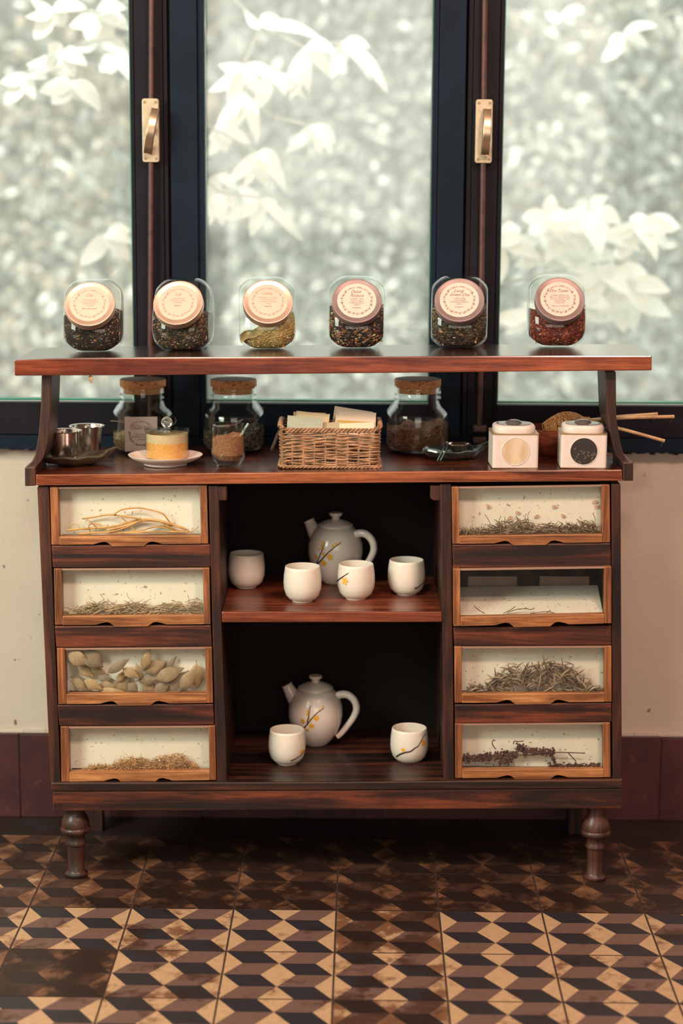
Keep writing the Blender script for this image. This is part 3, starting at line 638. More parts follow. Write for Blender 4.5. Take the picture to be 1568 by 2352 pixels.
for k, (ltx, lty, rtx, rty, rbx, rby, lbx, lby, sl, sr, rh, t0, t1, Yd) in enumerate(DR):
    zf = at(lbx+sl, lby-rh, Yd).z; xl_ = at(ltx+sl, lty, Yd).x; xr_ = at(rtx-sr, rty, Yd).x
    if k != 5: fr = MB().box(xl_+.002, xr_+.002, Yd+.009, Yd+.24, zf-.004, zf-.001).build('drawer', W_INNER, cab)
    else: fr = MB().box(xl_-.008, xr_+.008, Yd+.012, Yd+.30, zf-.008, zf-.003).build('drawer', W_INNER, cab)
    MB().prism(px_quad([(ltx, lty), (ltx+sl, lty), (lbx+sl, lby-1), (lbx, lby)], Yd), (0, .022, 0)).build('stile', W_DRAWZ, fr, bevel=.0015)
    MB().prism(px_quad([(rtx-sr, rty), (rtx, rty), (rbx, rby), (rbx-sr, rby)], Yd), (0, .022, 0)).build('stile', W_DRAWZ, fr, bevel=.0015)
    fr['label'] = 'glass fronted drawer '+dlabels[k]
    yb = lambda x: lby+(rby-lby)*(x-lbx)/(rbx-lbx)
    xa, xb = lbx+sl, rbx-sr
    def sc(x0, s):  # scooped finger cut beside the tab
        return [(x0+s*dx, yb(x0)+dy) for dx, dy in ((-36, 0), (-24, -3.5), (-12, -6), (-4, -4.5), (2, 0), (8, 4.5))]
    lower = [(xa, yb(xa))] + sc(t0, 1) + sc(t1, -1)[::-1] + [(xb, yb(xb))]
    up = [(xb, yb(xb)-rh), (xa, yb(xa)-rh)]
    MB().prism(px_quad(lower+up, Yd-.001), (0, .02, 0)).build('drawer_pull', W_DRAWX, fr, bevel=.0012)
    # thin top ledge, glass, box and paper back
    zt = at(ltx+sl, lty+3, Yd).z; zb = at(xa, yb(xa)-rh, Yd).z
    gp = [(ltx+sl, lty+4), (rtx-sr, rty+4), (xb, yb(xb)-rh), (xa, yb(xa)-rh)]
    MB().prism(px_quad(gp, Yd+.006), (0, .0025, 0)).build('drawer_glass', GLASS_PANEL, fr)
    MB().prism(px_quad([(ltx+sl, lty), (rtx-sr, rty), (rtx-sr, rty+4), (ltx+sl, lty+4)], Yd+.003), (0, .006, 0)).build('top_ledge', plain('pale_ledge', (.34, .2, .15), .5), fr)
    Yp = Yd+.034
    if k != 5:
        q = px_quad([(ltx+sl-1, lty+1), (rtx-sr+1, rty+1), (xb+1, yb(xb)-rh+3), (xa-1, yb(xa)-rh+3)], Yp)
        q[2].y -= .004; q[3].y -= .004
        MB().prism(q, (0, .0015, 0)).build('paper_backing', PAPER, fr)
    else:
        # paper has slumped: low front strip, sloping back
        fl = px_quad([(xa-1, 1411), (xb-3, 1404)], Yd+.012); z0 = fl[0].z
        P = [at(xa-1, 1417, Yd+.010), at(xb-3, 1411, Yd+.010)]
        P += [at(1372, 1345.5, Yd+.13), at(1052, 1350, Yd+.13)]
        MB().prism(P, (0, .0006, .0012)).build('slumped_paper', PAPER, fr)
        bx = MB(); A = at(xa-10, 1306, Yd+.02); B_ = at(xb+10, 1306, Yd+.02)
        for sx in (A.x-.003, B_.x): MB().box(sx, sx+.003, Yd+.02, Yd+.30, P[0].z-.003, A.z-.015).build('drawer_side', W_INNER, fr)
        for c0, c1 in ((1075, 1187), (1239, 1353)):
            a = at(c0, 1324, Yd+.17); b = at(c1, 1324, Yd+.17); MB().prism([(a.x, Yd+.17, a.z-.03), (b.x, Yd+.17, a.z-.03), (b.x, Yd+.17, a.z), (a.x, Yd+.17, a.z)], (0, .002, 0)).build('inner_card', plain('dusty_inner_card', (.42, .30, .25), .8), fr)
    DG.append((Yd, gp, zb))

# ---- drawer contents
def cpx(k):   # crop frames used when measuring
    return {0: (80, 1080), 1: (80, 1460), 2: (1000, 1080), 3: (1000, 1460)}[k]
CS = 460/1568
def cp(k, x, y): o = cpx(k); return (o[0]+x*CS, o[1]+y*CS)
def smoothpts(pts, n=4):
    P = [Vector(p) for p in pts]
    if len(P) < 3: return P
    out = []
    for i in range(len(P)-1):
        p0 = P[max(i-1, 0)]; p1 = P[i]; p2 = P[i+1]; p3 = P[min(i+2, len(P)-1)]
        for j in range(n):
            t = j/n; out.append(.5*((2*p1)+(-p0+p2)*t+(2*p0-5*p1+4*p2-p3)*t*t+(-p0+3*p1-3*p2+p3)*t**3))
    out.append(P[-1]); return out
ROOTM = plain('orange_dried_root', (.62, .34, .11), .65, var=.3, scale=60)
PALEST = plain('pale_dried_stem', (.44, .33, .21), .7, var=.35, scale=60)
GOLDF = plain('golden_fibre', (.58, .34, .15), .7, var=.3, scale=60)
OLIVE = plain('olive_dried_stem', (.17, .115, .065), .7, var=.45, scale=60)
STRAP = plain('grey_brown_strap_leaf', (.17, .12, .08), .7, var=.5, scale=60)
STRAPL = plain('tan_strap_leaf', (.31, .23, .145), .7, var=.3, scale=60)
SEEDH = plain('dark_red_seed_head', (.085, .032, .026), .8, var=.5, scale=90)
DLEAF = [plain('dried_leaf_tan', (.30, .21, .12), .6, var=.3, scale=60), plain('dried_leaf_gold', (.38, .26, .13), .6, var=.25, scale=60), plain('dried_leaf_grey', (.22, .165, .11), .6, var=.3, scale=40)]
Y1 = DG[0][0]+.018
rng = random.Random(21)
mb = MB()
for r_, pl in ((.0017, [(370, 380), (450, 370), (560, 350), (640, 352), (760, 370), (860, 390), (1000, 405), (1100, 430), (1200, 470)]), (.0016, [(615, 350), (680, 310), (800, 295), (900, 310), (1000, 340), (1060, 410), (1150, 455)]),
               (.0022, [(250, 470), (370, 460), (520, 450), (640, 435), (760, 400), (870, 385), (980, 400), (1080, 430)]), (.001, [(400, 375), (440, 410), (480, 445)]),
               (.002, [(350, 500), (480, 488), (640, 490), (800, 488), (950, 482), (1200, 482)]), (.0014, [(560, 490), (680, 460), (760, 425), (830, 395)]), (.001, [(780, 470), (740, 430), (680, 370)]),
               (.0014, [(640, 496), (830, 470), (960, 440), (1080, 435)]), (.002, [(560, 470), (700, 440), (820, 400), (960, 395), (1060, 420), (1180, 465)]), (.0012, [(440, 495), (420, 440), (450, 420), (520, 425)]),
               (.0008, [(250, 480), (280, 430), (330, 425), (350, 450), (300, 470)]), (.0012, [(850, 470), (920, 445), (1010, 450), (1090, 470), (1210, 480)]), (.0009, [(1210, 485), (1250, 470), (1280, 440)]), (.0013, [(1000, 410), (1040, 440), (1100, 465)])):
    mb.tube(smoothpts([at(*cp(0, x, y), Y1+rng.uniform(-.005, .006)) for x, y in pl]), r_, 6)
tag(mb.build('dried_root', ROOTM, origin=at(*cp(0, 700, 500), Y1), smooth=True), 'bundle of long orange dried roots in the top left drawer', 'dried roots', kind='stuff')
def heap(name, frame, env, bot, n, ln, rad, m_, label, cat, dk, ang=.5, blades=False, seed=1, wisps=0, Yo=.016, mats2=None):
    rng = random.Random(seed); mb = MB(); Yb0 = DG[dk][0]+Yo
    def ey(x):
        for (xa, ya), (xb, yb_) in zip(env, env[1:]):
            if xa <= x <= xb: return ya+(yb_-ya)*(x-xa)/(xb-xa+1e-6)
        return bot
    done = 0
    while done < n:
        x = rng.uniform(env[0][0], env[-1][0]); t = ey(x)
        y = bot - (bot-t)*rng.random()**.8
        if bot-t < 4: y = bot-2
        done += 1
        a = rng.gauss(0, ang); l = ln*rng.uniform(.5, 1.3)
        pts = []; bend = rng.gauss(0, .5)
        for q in range(4):
            u = q/3-.5; px_ = x+l*u*cos(a)-bend*l*.3*(u*u)*sin(a); py_ = y-l*u*sin(a)-bend*l*.6*(.25-u*u)
            py_ = min(py_, bot+2); px_ = min(max(px_, env[0][0]-8), env[-1][0]+4)
            pts.append(at(*cp(frame, px_, py_), Yb0+rng.uniform(-.008, .010)))
        mi = 0 if not mats2 else rng.choice((0, 1))
        if blades: leaf(mb, pts[0], pts[-1], rad*3.2, Vector((rng.uniform(-.6, .6), -.6, .9)), mi, rng.uniform(-.35, .35), .6, 6)
        else: mb.tube(pts, [rad*.8, rad, rad, rad*.4], 4, mi)
    for w in range(wisps):
        x = rng.uniform(env[0][0]+20, env[-1][0]-20); y = ey(x)+10
        h_ = rng.uniform(30, 110); dx = rng.uniform(-50, 50)
        mb.tube(smoothpts([at(*cp(frame, x+dx*u+12*sin(u*4+w), y-h_*u), Yb0) for u in (0, .35, .7, 1)], 3), rad*.7, 4)
    o = mb.build(name, [m_]+(mats2 or []), origin=at(*cp(frame, (env[0][0]+env[-1][0])/2, bot), Yb0), smooth=True)
    return tag(o, label, cat, kind='stuff')
heap('dried_stems', 0, [(215, 1130), (330, 1080), (500, 1030), (650, 1055), (800, 1020), (900, 1075), (1050, 1045), (1180, 1065), (1240, 1030), (1305, 970)], 1130, 260, 130, .0009, PALEST,
     'tangle of pale dried stems in the second left drawer', 'dried stems', 1, .35, seed=3, wisps=7)
heap('dried_fibres', 1, [(380, 1055), (480, 1015), (600, 1025), (690, 965), (840, 955), (900, 985), (1010, 935), (1150, 925), (1220, 990), (1285, 1045)], 1060, 900, 60, .0006, GOLDF,
     'heap of fine golden fibres in the bottom left drawer', 'dried fibres', 3, .8, seed=4, wisps=2)
heap('dried_stems', 2, [(190, 492), (370, 465), (430, 440), (600, 390), (710, 395), (760, 425), (1000, 432), (1150, 410), (1250, 420), (1290, 480)], 505, 420, 90, .0008, OLIVE,
     'olive brown dried stems heaped in the top right drawer', 'dried stems', 4, .7, seed=5, wisps=6, mats2=[STRAPL])
heap('dried_strap_leaves', 3, [(250, 440), (380, 415), (450, 340), (530, 280), (650, 240), (790, 230), (880, 200), (1010, 225), (1100, 265), (1150, 360), (1200, 410), (1290, 440)], 448, 420, 120, .0011, STRAP,
     'mound of curled grey brown strap leaves in the third right drawer', 'dried leaves', 6, 1.1, blades=True, seed=6, mats2=[STRAPL])
mb = MB(); rng = random.Random(30); Yh = DG[7][0]+.018
def blob(x, y, s):
    p = at(*cp(3, x, y), Yh+rng.uniform(-.006, .006)); q = s*CS*.00084
    mb.lathe([(0, -q*.8), (q*.8, -q*.5), (q, 0), (q*.7, q*.6), (0, q*.9)], 6, p)
for x0_, y0_, x1_, y1_, th, n_ in ((215, 965, 640, 930, 32, 260), (640, 860, 700, 890, 30, 40), (690, 905, 930, 912, 26, 140), (900, 910, 930, 990, 12, 30), (880, 1020, 1290, 1020, 20, 120), (540, 990, 600, 960, 18, 30), (500, 1020, 515, 980, 8, 12)):
    for k in range(int(n_*1.7)):
        t = rng.random(); blob(x0_+(x1_-x0_)*t+rng.gauss(0, 5), y0_+(y1_-y0_)*t+rng.gauss(0, th*.5), rng.uniform(5, 12))
for pl in ([(470, 890), (445, 850), (450, 822), (468, 822)], [(650, 935), (760, 935), (900, 915), (1030, 915), (1170, 920)], [(1035, 915), (1100, 985)], [(610, 850), (615, 828), (650, 830), (690, 826)], [(515, 960), (510, 1025)], [(560, 960), (575, 990), (560, 1025)]):
    mb.tube(smoothpts([at(*cp(3, x, y), Yh) for x, y in pl]), .0011, 5)
tag(mb.build('dried_seed_heads', SEEDH, origin=at(*cp(3, 700, 1030), Yh), smooth=True), 'dark reddish dried seed heads in the bottom right drawer', 'dried flowers', kind='stuff')
mb = MB(); Yh = DG[5][0]+.014
for pl in ([(300, 1065), (340, 1100), (385, 1125)], [(530, 1125), (590, 1095), (625, 1068)], [(560, 1120), (640, 1092), (720, 1088)], [(700, 1080), (740, 1095), (775, 1082)], [(740, 1125), (800, 1118), (880, 1110), (930, 1122)], [(870, 1120), (900, 1098)], [(880, 990), (886, 968), (900, 970)]):
    mb.tube(smoothpts([at(*cp(2, x, y-4), Yh-.002) for x, y in pl]), .0009, 5)
tag(mb.build('dried_twigs', OLIVE, origin=at(*cp(2, 700, 1125), Yh)), 'few loose twigs on the slumped paper of the second right drawer', 'twigs', kind='stuff')
LVL = ['dried leaf highest at the far left, touching the twig', 'round dried leaf upright beside the top left one', 'narrow dried leaf under the round one', 'slender dried leaf slanting below the twig at left',
       'single dried leaf pointing up right, left of centre', 'tall dried leaf touching the drawer top at centre', 'broad dried leaf right of the tall upright one', 'small dark dried leaf pointing up, right of centre',
       'dried leaf slanting down to the centre stem', 'short dried leaf hanging under the tall upright one', 'pale dried leaf lying level at the centre', 'dried leaf pointing down below the centre stem',
       'broad dried leaf right of centre, level with the stem', 'largest dried leaf, low at the right', 'rounded dried leaf upright at the far right', 'dried leaf half behind the far right one',
       'dried leaf low between the centre and the largest leaf', 'little golden dried leaf left of centre', 'dark folded dried leaf low, left of centre', 'small crumpled dried leaf low at the centre',
       'flat dried leaf lying on the drawer bottom', 'little dried leaf just above the flat one', 'little pale dried leaf at the tip of the twig', 'long dried leaf low at the left', 'curled dark dried leaf lowest at the far left', 'thin pointed dried leaf at the lower left edge']
LV = [(275, 150, 415, 215, 90), (400, 140, 520, 235, 110), (350, 245, 450, 320, 60), (400, 225, 555, 300, 50), (590, 280, 725, 190, 60), (850, 250, 900, 112, 60), (870, 265, 1020, 205, 85), (1000, 290, 1100, 175, 50),
      (700, 265, 805, 320, 60), (800, 240, 830, 330, 50), (825, 350, 965, 330, 65), (855, 360, 930, 430, 80), (970, 330, 1150, 260, 90), (1050, 432, 1190, 290, 105), (1265, 240, 1270, 395, 95), (1150, 400, 1250, 270, 80),
      (945, 436, 1050, 370, 70), (650, 355, 700, 280, 40), (650, 420, 740, 320, 90), (740, 380, 800, 430, 60), (520, 425, 680, 435, 40), (520, 385, 620, 400, 60), (510, 340, 610, 345, 40), (400, 355, 520, 415, 60), (310, 345, 410, 425, 60), (305, 325, 400, 350, 25)]
Y3 = DG[2][0]+.020
for k, (xa_, ya_, xb_, yb_, w_) in enumerate(LV):
    mb = MB(); yy = Y3-.010+.0007*((k*7) % 26)
    a = at(*cp(1, xa_, ya_), yy); b = at(*cp(1, xb_, yb_), yy+.001)
    e_ = (b-a)*.12; a = a-e_; b = b+e_
    leaf(mb, a, b, w_*CS*.00084*1.3, Vector((.1, -1, .2)), 0, .06, .30, 14, 1.0)
    nn_ = Vector((0, -1, 0))*(b-a).length*.06; mb.tube([a+(a-b)*.14, a]+[a+(b-a)*q+nn_*sin(pi*q)*1.05 for q in (.2, .4, .6, .8)]+[b], [.0008, .0007, .0006, .0006, .0005, .0004, .0002], 5, 1)
    o = mb.build('dried_leaf', [DLEAF[(k*5) % 3], STRAPL], origin=a, smooth=True)
    sol = o.modifiers.new('thick', 'SOLIDIFY'); sol.thickness = .0004
    tag(o, LVL[k]+' in the third left drawer', 'leaf', 'broad dried leaves in the third left drawer')
# petals and specks pressed in the papers are pattern of the paper; a few loose petals
mb = MB(); rng = random.Random(8)
for fr_, dk, x, y in ((2, 4, 425, 305), (2, 4, 665, 345), (2, 4, 810, 350), (2, 4, 910, 275), (2, 4, 1240, 280), (2, 4, 1270, 245), (2, 4, 1015, 375), (2, 4, 600, 360)):
    p = at(*cp(fr_, x, y), DG[dk][0]+.030); d = Vector((rng.uniform(-1, 1), 0, rng.uniform(-1, 1))).normalized()*.012
    leaf(mb, p, p+d, .006, Vector((0, -1, .1)), 0, .1, .2, 4)
tag(mb.build('dried_petals', plain('rosy_petal', (.55, .32, .22), .7), origin=at(*cp(2, 800, 300), DG[4][0]+.03)), 'rosy petals scattered over the paper of the top right drawer', 'petals', kind='stuff')
# ================================================================== JARS ON THE UPPER SHELF
def loft_x(mb, prof, stations, mi=0, cap=True):
    """prof: side outline [(y,z)]; stations: (x, scale about centroid)"""
    n = len(prof); cy = sum(p[0] for p in prof)/n; cz = sum(p[1] for p in prof)/n; v = []; f = []
    for x, s_ in stations: v += [(x, cy+(y-cy)*s_, cz+(z-cz)*s_) for y, z in prof]
    for i in range(len(stations)-1):
        for k in range(n): f.append((i*n+k, i*n+(k+1) % n, (i+1)*n+(k+1) % n, (i+1)*n+k))
    if cap: f += [tuple(reversed(range(n))), tuple(range((len(stations)-1)*n, len(stations)*n))]
    mb.add(v, f, mi)
def roundpoly(pts, r, n=5):
    out = []; N = len(pts)
    for i in range(N):
        p = Vector(pts[i]); a = Vector(pts[i-1]); b = Vector(pts[(i+1) % N])
        ra = min(r, (a-p).length*.45, (b-p).length*.45)
        A = p+(a-p).normalized()*ra; B = p+(b-p).normalized()*ra
        for k in range(n+1):
            t = k/n; q = A*(1-t)**2+p*2*t*(1-t)+B*t*t; out.append((q.x, q.y))
    return out
TILT = radians(33)
LC = Vector((0, -.050, .098))      # centre of the lid face, local
LNv = Vector((0, -cos(TILT), sin(TILT)))
JP = roundpoly([(-.034, 0), (.036, 0), (.058, .028), (.058, .112), (.030, .146), (-.004, .1435), (-.050, .068), (-.056, .034)], .02)
JST = [(-.0562, .58), (-.0560, .66), (-.0535, .75), (-.047, .84), (-.039, .925), (-.029, .985), (-.02, 1), (.02, 1), (.029, .985), (.039, .925), (.047, .84), (.0535, .75), (.0560, .66), (.0562, .58)]
def frame_mat(c, nrm, up):
    z = nrm.normalized(); y = (up - z*up.dot(z)).normalized(); x = y.cross(z)
    m_ = Matrix((x, y, z)).transposed().to_4x4(); m_.translation = c; return m_
def xf(mb, m_, k0=0):
    for i in range(k0, len(mb.v)): mb.v[i] = m_ @ mb.v[i]
def wreath(mb, r, z, mi=0, gap=.9):
    for j, rr in enumerate((r, r*.93)):
        pts = [(rr*cos(a)*(1+.02*sin(9*a+j)), rr*sin(a)*(1+.02*sin(9*a+j)), z) for a in [pi/2+gap*.5+k*(2*pi-gap)/50 for k in range(51)]]
        for k in range(50):
            if (k+j*7) % 9 == 8: continue
            a = Vector(pts[k]); b = Vector(pts[k+1]); d = (b-a).normalized(); s_ = Vector((-d.y, d.x, 0))*.00022
            mb.add([a-s_, b-s_, b+s_, a+s_], [(0, 1, 2, 3)], mi)
    for k in range(34):
        a = pi/2+gap*.5+k*(2*pi-gap)/34; c = Vector((r*.97*cos(a), r*.97*sin(a), z)); d = Vector((cos(a+(.9 if k % 2 else -2.2)), sin(a+(.9 if k % 2 else -2.2)), 0))*.0042
        if k % 3 == 0: continue
        s_ = Vector((-d.y, d.x, 0))*.25
        mb.add([c, c+d*.5+s_, c+d, c+d*.5-s_], [(0, 1, 2, 3)], mi)
LIDM = frame_mat(LC, LNv, Vector((0, 0, 1)))
def make_jar(copper, name_lines, small, last, bold=False):
    root = empty('tilted_glass_jar')
    mb = MB(); loft_x(mb, JP, JST)
    mb.build('jar_body', GLASS_THICK, root, smooth=True)
    mb = MB(); mb.lathe([(.0425, -.016), (.0425, -.002), (.0445, .0)], 48); xf(mb, LIDM)
    mb.lathe([(.040, .003), (.0475, .003)], 8) if False else None
    mb.build('jar_neck', GLASS_THICK, root, smooth=True)
    R_ = .0492; mb = MB()
    mb.lathe([(.0445, -.013), (R_-.001, -.014), (R_, -.0125), (R_-.0008, -.010), (R_, -.0075), (R_, .0015), (R_-.0006, .0028), (R_-.003, .0032), (R_-.0045, .0024), (0, .0024)], 72)
    xf(mb, LIDM); lid = mb.build('jar_lid', COPPER if copper else PEWTER, root, smooth=True)
    mb = MB(); mb.lathe([(0.0385, .0024), (.0385, .0027), (0, .0027)], 60); xf(mb, LIDM)
    lb = mb.build('lid_label', LABELC if copper else LABELP, root)
    mb = MB(); z = .0030
    arc_text(mb, 'SANTA CAMELIA', 0, -.001, .0305, .0046, pi/2, .092, 0, z)
    wreath(mb, .0305, z, 0, 1.25)
    y0 = .0185 if len(name_lines) == 1 else .0200
    for k, t in enumerate(name_lines): put_text(mb, t, -.001+.002*k, y0-k*.0085, .0098, 0, 0, z, .45, .85)
    y0 = .0085 if len(name_lines) == 1 else .0035
    for k, t in enumerate(small): put_text(mb, t, 0, y0-k*.0043, .0034, 0, 0, z, 0, .95)
    put_text(mb, last, 0, y0-len(small)*.0043-.0022, .0036, 0, 1, z)
    xf(mb, LIDM); mb.build('label_print', [INKSOFT if copper else INK, INK], root)
    return root
def inside(x, y, z, s=.955):
    import bisect
    ax = abs(x)/s
    sc_ = 0
    for (xa, sa), (xb, sb) in zip(JST[7:], JST[8:]):
        if xa <= ax <= xb: sc_ = sa+(sb-sa)*(ax-xa)/(xb-xa)
    if ax < .02: sc_ = 1
    if ax > .056: return False
    n = len(JP); cy = sum(p[0] for p in JP)/n; cz = sum(p[1] for p in JP)/n
    k = sc_*s; c = False; j = n-1
    for i in range(n):
        yi, zi = cy+(JP[i][0]-cy)*k, cz+(JP[i][1]-cz)*k; yj, zj = cy+(JP[j][0]-cy)*k, cz+(JP[j][1]-cz)*k
        if (zi > z) != (zj > z) and y < (yj-yi)*(z-zi)/(zj-zi)+yi: c = not c
        j = i
    return c
def make_fill(key, level, slopex, slopey, seed, flakes, wts, label):
    """contents: body of the jar cut by a sloping, bumpy surface"""
    rng = random.Random(seed); mb = MB(); s = .955
    n = len(JP); cy = sum(p[0] for p in JP)/n; cz = sum(p[1] for p in JP)/n; v = []; f = []
    st = JST[:7]+[(-.007, 1), (.007, 1)]+JST[7:]
    def cutz(x, y): return level+slopex*x+slopey*y+.003*sin(x*170+seed)+.002*sin(y*210+seed*2)
    for x, sc_ in st:
        for y, z in JP:
            yy = cy+(y-cy)*sc_*s; zz = cz+(z-cz)*sc_*s; v.append((x*s, yy, min(zz, cutz(x, yy))))
    for i in range(len(st)-1):
        for k in range(n): f.append((i*n+k, i*n+(k+1) % n, (i+1)*n+(k+1) % n, (i+1)*n+k))
    f += [tuple(reversed(range(n))), tuple(range((len(st)-1)*n, len(st)*n))]
    mb.add(v, f, 0)
    for k in range(flakes):
        for _ in range(60):
            x = rng.uniform(-.053, .053); z = rng.uniform(.0075, .13); y = -.056
            while y < .03 and not inside(x, y, z, .955): y += .002
            if y < .03 and z < cutz(x, y)+.002: break
        else: continue
        p = Vector((x, y+.0005, z)); a = rng.uniform(0, 6.28); l = rng.uniform(.0015, .005); d = Vector((cos(a), 0, sin(a)))*l; s_ = Vector((-sin(a), 0, cos(a)))*l*rng.uniform(.15, .5)
        o_ = Vector((0, -.0006, 0))
        mb.add([p-d-s_, p+d*.6-s_, p+d+s_*.3, p-d*.5+s_, p+o_], [(0, 1, 4), (1, 2, 4), (2, 3, 4), (3, 0, 4)], 1+rng.choices(range(6), wts)[0])
    root = mb.build('loose_tea', [TEA[key]]+FL)
    return tag(root, label, 'loose tea', kind='stuff')
JARS = [  # base px x, base y, yaw deg, copper, names, small, last, label, fill...
    (214, 811, 0, True, ['Chai'], ['CANELA, JENGIBRE,', 'CLAVO, CARDAMOMO', 'PIMIENTA NEGRA', 'Y TE NEGRO'], 'Sabor y Energizante', 'squat glass jar with shiny copper lid at the left end of the shelf',
     ('black', .078, .10, -.1, 1, 150, (4, 3, 2, 2, 1, 1), 'dark tea leaves in the leftmost jar on the shelf')),
    (420, 808, 6, True, ['Luz'], ['TE NEGRO, ROSAS', 'MANZANILLA, CANELA', 'Y JENGIBRE'], 'Digestivo', 'copper lidded glass jar second from the left on the shelf',
     ('chai', .074, .05, -.1, 2, 190, (5, 3, 1, 4, 2, 0), 'black tea with golden bits in the second jar from the left')),
    (613, 805, -4, True, ['Calma'], ['MANZANILLA, LAVANDA', 'TILO, MELISA, MENTA', 'CASCARA DE NARANJA', 'Y ANIS'], 'Relajante', 'half empty glass jar with copper lid holding yellow blossoms',
     ('gold', .044, .42, .1, 3, 170, (4, 2, 0, 5, 3, 0), 'yellow green dried blossoms sloping in the third jar')),
    (818, 803, 0, False, ['Dulce', 'Purpura'], ['TE NEGRO CHINO', 'CACAO, CANELA', 'FLORES DE JAMAICA', 'VAINILLA'], 'Energizante', 'glass jar with brown lid fourth from the left, above the middle',
     ('dark', .082, .04, -.1, 4, 150, (3, 4, 1, 3, 0, 1), 'almost black tea with orange chips in the fourth jar')),
    (1054, 801, 4, False, ['Living', 'Green Chai'], ['TE VERDE CHINO', 'CLAVO, JENGIBRE', 'CARDAMOMO, PIMIENTA', 'CANELA'], 'Energizante', 'glass jar with brown lid fifth from the left, before the window stile',
     ('green', .082, .03, -.1, 5, 170, (4, 2, 2, 1, 4, 0), 'greenish brown tea leaves in the fifth jar')),
    (1277, 799, 0, False, ['Dry Tones'], ['ROOIBOS, HIDRATANTE', 'FRUTILLAS, BAYAS DE GOJI', 'PETALOS DE ROSA Y UVA', 'ROSA DE VINO', 'ACIDULADO'], 'Digestivo y Energizante', 'glass jar with grey brown lid at the right end of the shelf',
     ('berry', .078, .06, -.1, 6, 190, (0, 4, 1, 1, 0, 6), 'red fruit and berry tea in the rightmost jar'))]
for (bx_, by_, yaw, cop, nm, sm, last, lab, fl) in JARS:
    j = make_jar(cop, nm, sm, last); p = onsh(bx_, by_)
    j.location = p+Vector((0, .012, .0006)); j.rotation_euler = (0, 0, radians(-yaw))
    tag(j, lab, 'jar', 'glass jars with round labelled lids on the upper shelf')
    t = make_fill(*fl); t.location = j.location+Vector((0, 0, .0012)); t.rotation_euler = j.rotation_euler
# leaf bit caught under the shelf
mb = MB(); a = at(207, 862, YSH+.01); b = at(211, 881, YSH+.004); leaf(mb, a, b, .011, Vector((0, -1, .1)), 0, .1, .3, 6)
o = mb.build('dried_leaf', DLEAF[0], origin=a); o.modifiers.new('thick', 'SOLIDIFY').thickness = .0004
tag(o, 'tip of a dried leaf hanging below the upper shelf at its left', 'leaf')

# ================================================================== ITEMS ON THE WORKTOP
def make_corkjar(scale=1.0):
    root = empty('cork_stoppered_jar')
    pr = [(.0, .001), (.050, .001), (.058, .004), (.0640, .012), (.0660, .022), (.0665, .060), (.0660, .078), (.063, .086), (.056, .095), (.050, .102), (.0475, .108), (.0490, .111), (.0490, .1135), (.0475, .116), (.0475, .120), (.049, .122), (.049, .125), (.0475, .127), (.0475, .134), (.046, .135),
          (.0445, .134), (.0445, .106), (.052, .094), (.060, .084), (.0635, .076), (.0635, .022), (.060, .010), (.050, .006), (0, .006)]
    MB().lathe(pr, 64).build('jar_body', GLASS_THICK, root, smooth=True)
    c = MB().lathe([(0, .122), (.0425, .122), (.0437, .124), (.0437, .1365), (.0478, .1368), (.0482, .138), (.0482, .149), (.0475, .1505)], 56, cap=False)
    c.lathe([(.0475, .1505), (.046, .1512), (0, .1512)], 56, mi=1, cap=False)
    c.build('cork', [CORK, CORKTOP], root, smooth=True)
    return root
def fill_lathe(name, R_, h0, h1, ang, slope, m_, seed, label, cat, strands=0, sm=None, bumps=.004, r0=.9):
    rng = random.Random(seed); mb = MB(); n = 56; v = []; f = []
    rings = [(0, h0), (R_*r0, h0), (R_*.985, h0+.012), (R_, h0+.024)]
    def top(r, a): return h1 + slope*r*cos(a-ang)+bumps*sin(a*5+seed)*r/R_+bumps*.6*sin(a*11+r*400)
    v.append((0, 0, h0))
    for r, z in rings[1:]:
        for k in range(n): a = 2*pi*k/n; v.append((r*cos(a), r*sin(a), min(z, top(r, a)-.001)))
    for r in (R_, R_*.75, R_*.5, R_*.25):
        for k in range(n): a = 2*pi*k/n; v.append((r*cos(a), r*sin(a), top(r, a)))
    v.append((0, 0, h1)); last = len(v)-1
    for k in range(n): f.append((0, 1+(k+1) % n, 1+k))
    for i in range(6):
        for k in range(n): b = 1+i*n; f.append((b+k, b+(k+1) % n, b+n+(k+1) % n, b+n+k))
    b = 1+6*n
    for k in range(n): f.append((b+k, b+(k+1) % n, last))
    mb.add(v, f)
    for q in range(strands):
        a = rng.uniform(-pi, 0) if rng.random() < .8 else rng.uniform(0, pi); z = rng.uniform(h0+.01, top(R_, a)+.003); c = Vector((R_*cos(a), R_*sin(a), z))*1.0
        d = Vector((-sin(a), cos(a), 0))*rng.uniform(-.006, .006)+Vector((0, 0, rng.uniform(-.004, .005)))
        c2 = c+d; c2.x, c2.y = (c2.x/math.hypot(c2.x, c2.y)*R_, c2.y/math.hypot(c2.x, c2.y)*R_)
        mb.tube([c, (c+c2)/2, c2], [.0007, .0010, .0004], 4, 1)
    o = mb.build(name, [m_, sm or m_]); return tag(o, label, cat, kind='stuff')
cj = make_corkjar(); spots = [(330, 1035, 'cork stoppered glass jar with a paper tag, left of the other two cork jars'), (537, 1036, 'cork stoppered glass jar of dark tea behind the small sugar glass'), (957, 1036, 'cork stoppered glass jar of russet herbs beside the wicker basket')]
CJ = []
for k, (x, y, lab) in enumerate(spots):
    o = cj if k == 0 else copy_tree(cj)
    p = onwt(x, y); p.y -= .0; o.location = p+Vector((0, 0, .0005)); tag(o, lab, 'jar', 'cork stoppered jars on the worktop'); CJ.append(o.location.copy())
t = fill_lathe('dried_blossoms', .0625, .0065, .022, pi, .25, TEA['gold'], 3, 'yellowish blossoms low in the left cork jar', 'dried flowers', 60, STRAPL); t.location = CJ[0]
